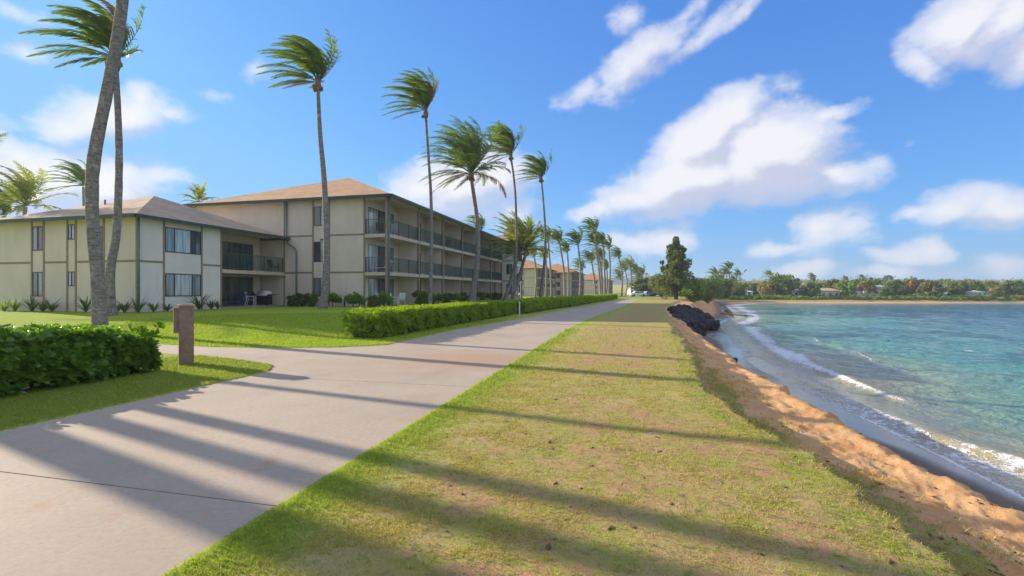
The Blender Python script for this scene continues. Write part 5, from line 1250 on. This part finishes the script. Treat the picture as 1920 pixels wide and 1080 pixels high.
# ------------------------------------------------------------------ foundation plants
def strap_plant(loc, h, n, label, mat, seed, upright=0.6, group='strap-leaved plants along the walls', wd=0.035):
    r = random.Random(seed); V = []; F = []
    root = empty('strap_leaf_plant', loc, 0, label, 'plant', group)
    for k in range(n):
        a = k * 2.4 + r.uniform(-0.3, 0.3); e = R(35 + 50 * r.random() * upright + 10); l = h * r.uniform(0.75, 1.2)
        d = Vector((math.cos(a) * math.cos(e), math.sin(a) * math.cos(e), math.sin(e))); s = Vector((-math.sin(a), math.cos(a), 0)); p = Vector((0, 0, 0)); b = len(V)
        for i in range(5):
            ww = wd * (0.6, 1.0, 1.0, 0.7, 0.08)[i]; V += [tuple(p - s * ww), tuple(p + s * ww)]
            if i < 4: F.append((b + 2 * i, b + 2 * i + 1, b + 2 * i + 3, b + 2 * i + 2))
            p = p + d * (l / 4); d = (d + Vector((0, 0, -0.28))).normalized()
    me = bpy.data.meshes.new('leaves'); me.from_pydata(V, [], F); me.materials.append(mat); link(bpy.data.objects.new('leaves', me), root)
    mb = MB(); mb.tube([(0, 0, -0.1), (0, 0, h * 0.18)], [0.05, 0.035], 6); mb.build('stem', M['husk'], root); return root
names = {8: 'bright lit strap-leaved plant at the far left of the wall', 28: 'bright lit strap-leaved plant, second from the left edge', 60: 'plant below the tall left window of the low wing', 80: 'plant between the two left windows of the low wing', 97: 'upright plant left of the small window column', 161: 'plant just left of the thick palm trunk', 219: 'dark plant right of the twin palm trunks', 233: 'plant left of the corner downpipe', 259: 'plant at the foot of the corner downpipe'}
for i, (px_, lab) in enumerate(names.items()):
    v = v_on_u(px_, A0 - 0.7); p = uv(A0 - 0.7, v); strap_plant((p.x, p.y, gz1(p.x, p.y)), 0.72 + 0.12 * (i % 3), 22, lab, M['strap_y' if i < 2 else 'strap'], 200 + i)
names = {288: ('upright plant just right of the low wing corner', 0.75), 314: ('low plant left under the wide ground-floor window', 0.6), 345: ('low plant under the middle of the wide window', 0.5), 373: ('largest spiky plant under the right end of the wide window', 1.25), 396: ('drooping plant left of the low wing patio', 0.75), 408: ('small plant at the patio corner of the low wing', 0.6)}
for i, (px_, (lab, h)) in enumerate(names.items()):
    u = u_on_v(px_, AV0 - 0.7); p = uv(u, AV0 - 0.7); strap_plant((p.x, p.y, gz1(p.x, p.y)), h, 24, lab, M['strap'], 220 + i)
bsh = tree_meshes(77, 0.95, 0.62, 0.05, 16, 900, 0.06, M['tree'], 'round', 0.04)
bsy = tree_meshes(78, 0.95, 0.62, 0.05, 16, 900, 0.06, M['tree_b'], 'round', 0.04)
for i, (px_, s, lab) in enumerate(((548, 0.9, 'dark shrub right of the bent downpipe'), (566, 1.05, 'dark shrub beneath the window column, left one'), (584, 1.05, 'dark shrub beneath the window column, right one'), (624, 1.0, 'shrub just right of the tall palm base'), (662, 1.0, 'shrub left of the corner balcony post'), (673, 0.8, 'small shrub nestled against the corner balcony post'))):
    v = v_on_u(px_, U0 - 0.9); p = uv(U0 - 0.9, v); put_tree('garden_bush', bsy if i > 2 else bsh, (p.x, p.y, gz1(p.x, p.y)), lab, 'shrubs at the foot of the long building', s, i * 1.3)
for i, (px_, s, mt) in enumerate(((700, 0.9, 0), (718, 1.05, 1), (790, 1.25, 0), (803, 1.1, 0), (822, 0.9, 1), (838, 1.0, 0), (855, 0.9, 1), (872, 1.1, 0), (903, 1.1, 0), (915, 0.9, 1), (925, 1.0, 0), (936, 0.9, 0))):
    u = u_on_v(px_, V0 - 0.8); p = uv(u, V0 - 0.8); put_tree('garden_bush', bsh if mt == 0 else bsy, (p.x, p.y, gz1(p.x, p.y)), ('dark' if mt == 0 else 'bright green') + ' bush at the ground patios, ' + ('beside the corner post' if px_ < 720 else 'at the left of the second bay' if px_ < 800 else 'at the right of the second bay' if px_ < 810 else 'in the third bay' if px_ < 850 else 'in the fourth bay' if px_ < 880 else 'before the leaning trunk in the fifth bay' if px_ < 910 else 'right of the leaning trunk' if px_ < 930 else 'at the far end of the building'), 'bushes along the ground patios', s, i * 1.1)
o = MB(); o.tube([(0, 0, 0), (0, 0, 0.45)], 0.05, 8); p = uv(U0 - 0.8, v_on_u(646, U0 - 0.8)); z = gz1(p.x, p.y)
o = o.build('path_light', M['black']); o.location = (p.x, p.y, z); tag(o, 'short black garden light before the end wall', 'garden light')

# ------------------------------------------------------------------ houses, cars at the far side
def house(px_, Y, wd, dp, h, rh, wallm, roofm, label, rz=0.0):
    b = base_at(px_, Y); root = empty('house', b, rz, label, 'house', 'houses behind the far beach'); root.scale = (0.8, 0.8, 0.66)
    m = MB(); m.box(-wd / 2, wd / 2, -dp / 2, dp / 2, -1, h); m.build('wall', wallm, root)
    e = 0.5; m = MB(); a = [(-wd / 2 - e, -dp / 2 - e, h), (wd / 2 + e, -dp / 2 - e, h), (wd / 2 + e, dp / 2 + e, h), (-wd / 2 - e, dp / 2 + e, h)]
    r0, r1 = (-wd / 2 + dp * 0.3, 0, h + rh), (wd / 2 - dp * 0.3, 0, h + rh)
    for t in ((a[0], a[1], r1, r0), (a[1], a[2], r1), (a[2], a[3], r0, r1), (a[3], a[0], r0)): m.poly(list(t))
    m.poly(a[::-1]); m.build('roof', roofm, root)
    n = max(2, int(wd / 3))
    for k in range(n):
        x = -wd / 2 + wd * (k + 0.5) / n; m = MB(); m.box(x - 0.6, x + 0.6, -dp / 2 - 0.03, -dp / 2 + 0.05, 0.9, 2.2); m.build('window', M['glass'], root)
WH = simple('white_house_paint', (0.78, 0.77, 0.73), 0.7, 0.06, 1); CR = simple('cream_house_paint', (0.66, 0.58, 0.42), 0.7, 0.06, 1); GY = simple('grey_roof', (0.26, 0.27, 0.29), 0.8, 0.12, 1); WR = simple('white_roof', (0.72, 0.73, 0.74), 0.6, 0.06, 1); BG = simple('blue_grey_house_paint', (0.12, 0.17, 0.20), 0.7, 0.1, 1)
for a in ((1345, 158, 9, 6, 2.6, 2.0, WH, WR, 'white-roofed beach house right of the bush', 0.2), (1362, 160, 8, 6, 2.6, 1.6, WH, GY, 'grey-roofed beach house beside the white-roofed one', 0.0), (1386, 164, 9, 5, 2.2, 1.1, WH, WR, 'low white-roofed house left of the rounded trees', 0.1),
          (1485, 163, 11, 6, 2.8, 0.9, CR, WR, 'long cream house on the far beach', 0.0), (1546, 163, 9, 6, 3.4, 1.4, CR, simple('yellow_roof', (0.6, 0.5, 0.28), 0.8), 'yellow-roofed cream house on the far beach', 0.15), (1568, 164, 8, 5, 2.4, 1.2, simple('red_house_paint', (0.42, 0.10, 0.06), 0.7), WR, 'red-walled house on the far beach', 0.0),
          (1588, 165, 8, 5, 2.4, 0.9, WH, WR, 'low white house right of the red-walled one', 0.0), (1634, 170, 11, 6, 4.4, 1.1, CR, WR, 'wide cream house set up in the trees', 0.0), (1668, 172, 12, 6, 4.2, 1.0, WH, WR, 'wide white house left of the orange tree', 0.05),
          (1752, 164, 15, 7, 1.8, 0.8, WH, WR, 'long white-roofed pavilion right of the orange tree', 0.0), (1776, 167, 10, 6, 4.4, 1.6, BG, GY, 'dark blue-grey two-storey house on the far beach', 0.0), (1832, 166, 6, 4, 2.2, 1.0, WH, WR, 'tiny white hut near the right end of the beach', 0.2),
          (1495, 330, 14, 8, 4.5, 2, WH, WR, 'white hillside house highest above the cream one', 0.0), (1545, 345, 16, 8, 4.5, 2, WH, GY, 'grey-roofed hillside house at the middle of the hill', 0.0), (1640, 330, 20, 8, 4.5, 1.6, WH, WR, 'long white hillside house below the skyline palms', 0.0), (1870, 340, 16, 8, 5, 2, WH, WR, 'white hillside house near the right edge', 0.0)):
    house(*a)
def car(px_, Y, rz, mat, label):
    b = base_at(px_, Y); root = empty('parked_car', b, rz, label, 'car', 'cars parked beyond the path end')
    prof = [(-2.15, 0.35), (-2.2, 0.75), (-1.9, 0.95), (-1.3, 1.02), (-0.8, 1.42), (0.9, 1.42), (1.4, 1.0), (2.1, 0.92), (2.2, 0.55), (2.1, 0.32)]
    m = MB(); L_ = [(x, -0.85, z) for x, z in prof]; n = len(prof)
    m._add(L_ + [(x, 0.85, z) for x, z in prof], [tuple(range(n)), tuple(reversed(range(n, 2 * n)))] + [(i, n + i, n + (i + 1) % n, (i + 1) % n) for i in range(n)]); m.build('body', mat, root)
    for s in (-1, 1):
        m = MB(); m.prism([(-1.15, s * 0.86, 1.02), (1.25, s * 0.86, 1.02), (1.25, s * 0.865, 1.02), (-1.15, s * 0.865, 1.02)], 0.3); m.build('side_window', M['glass'], root)
        for x in (-1.35, 1.35): m = MB(); m.tube([(x, s * 0.70, 0.32), (x, s * 0.88, 0.32)], 0.32, 12); m.build('wheel', M['black'], root)
cw = simple('white_car_paint', (0.75, 0.76, 0.78), 0.25, 0.03, 1); cg = simple('silver_car_paint', (0.40, 0.42, 0.45), 0.3, 0.03, 1); cb = simple('dark_car_paint', (0.04, 0.05, 0.07), 0.25, 0.03, 1)
for px_, Y, rz_, mt, lab in ((1196, 128, 0.1, cw, 'white parked car left of the path end'), (1216, 132, 0.3, cg, 'silver parked car beside the white one'), (1232, 128, 0.0, cb, 'dark parked car left of the conical tree'), (1246, 136, 0.1, cw, 'white parked car half hidden by the conical tree')):
    car(px_, Y, rz_, mt, lab)
house(1212, 175, 16, 7, 3.0, 1.2, WH, WR, 'long white building beyond the parked cars'); house(1240, 180, 12, 7, 3.0, 1.2, CR, GY, 'grey-roofed building beyond the parked cars')

# ------------------------------------------------------------------ haze
hz, nt, b = newmat('sea_air'); hz.node_tree.nodes.remove(b)
pv_ = nt.n('ShaderNodeVolumePrincipled'); pv_.inputs['Color'].default_value = (0.72, 0.84, 1.0, 1); pv_.inputs['Density'].default_value = 0.00050; pv_.inputs['Anisotropy'].default_value = 0.2
nt.l(pv_.outputs[0], hz.node_tree.nodes['Material Output'].inputs['Volume'])
mb = MB(); mb.box(-1700, 1700, -1700, 1700, -9.0, 62.0); o = mb.build('haze', hz); tag(o, 'thin pale sea air over the bay', 'haze', kind='stuff')
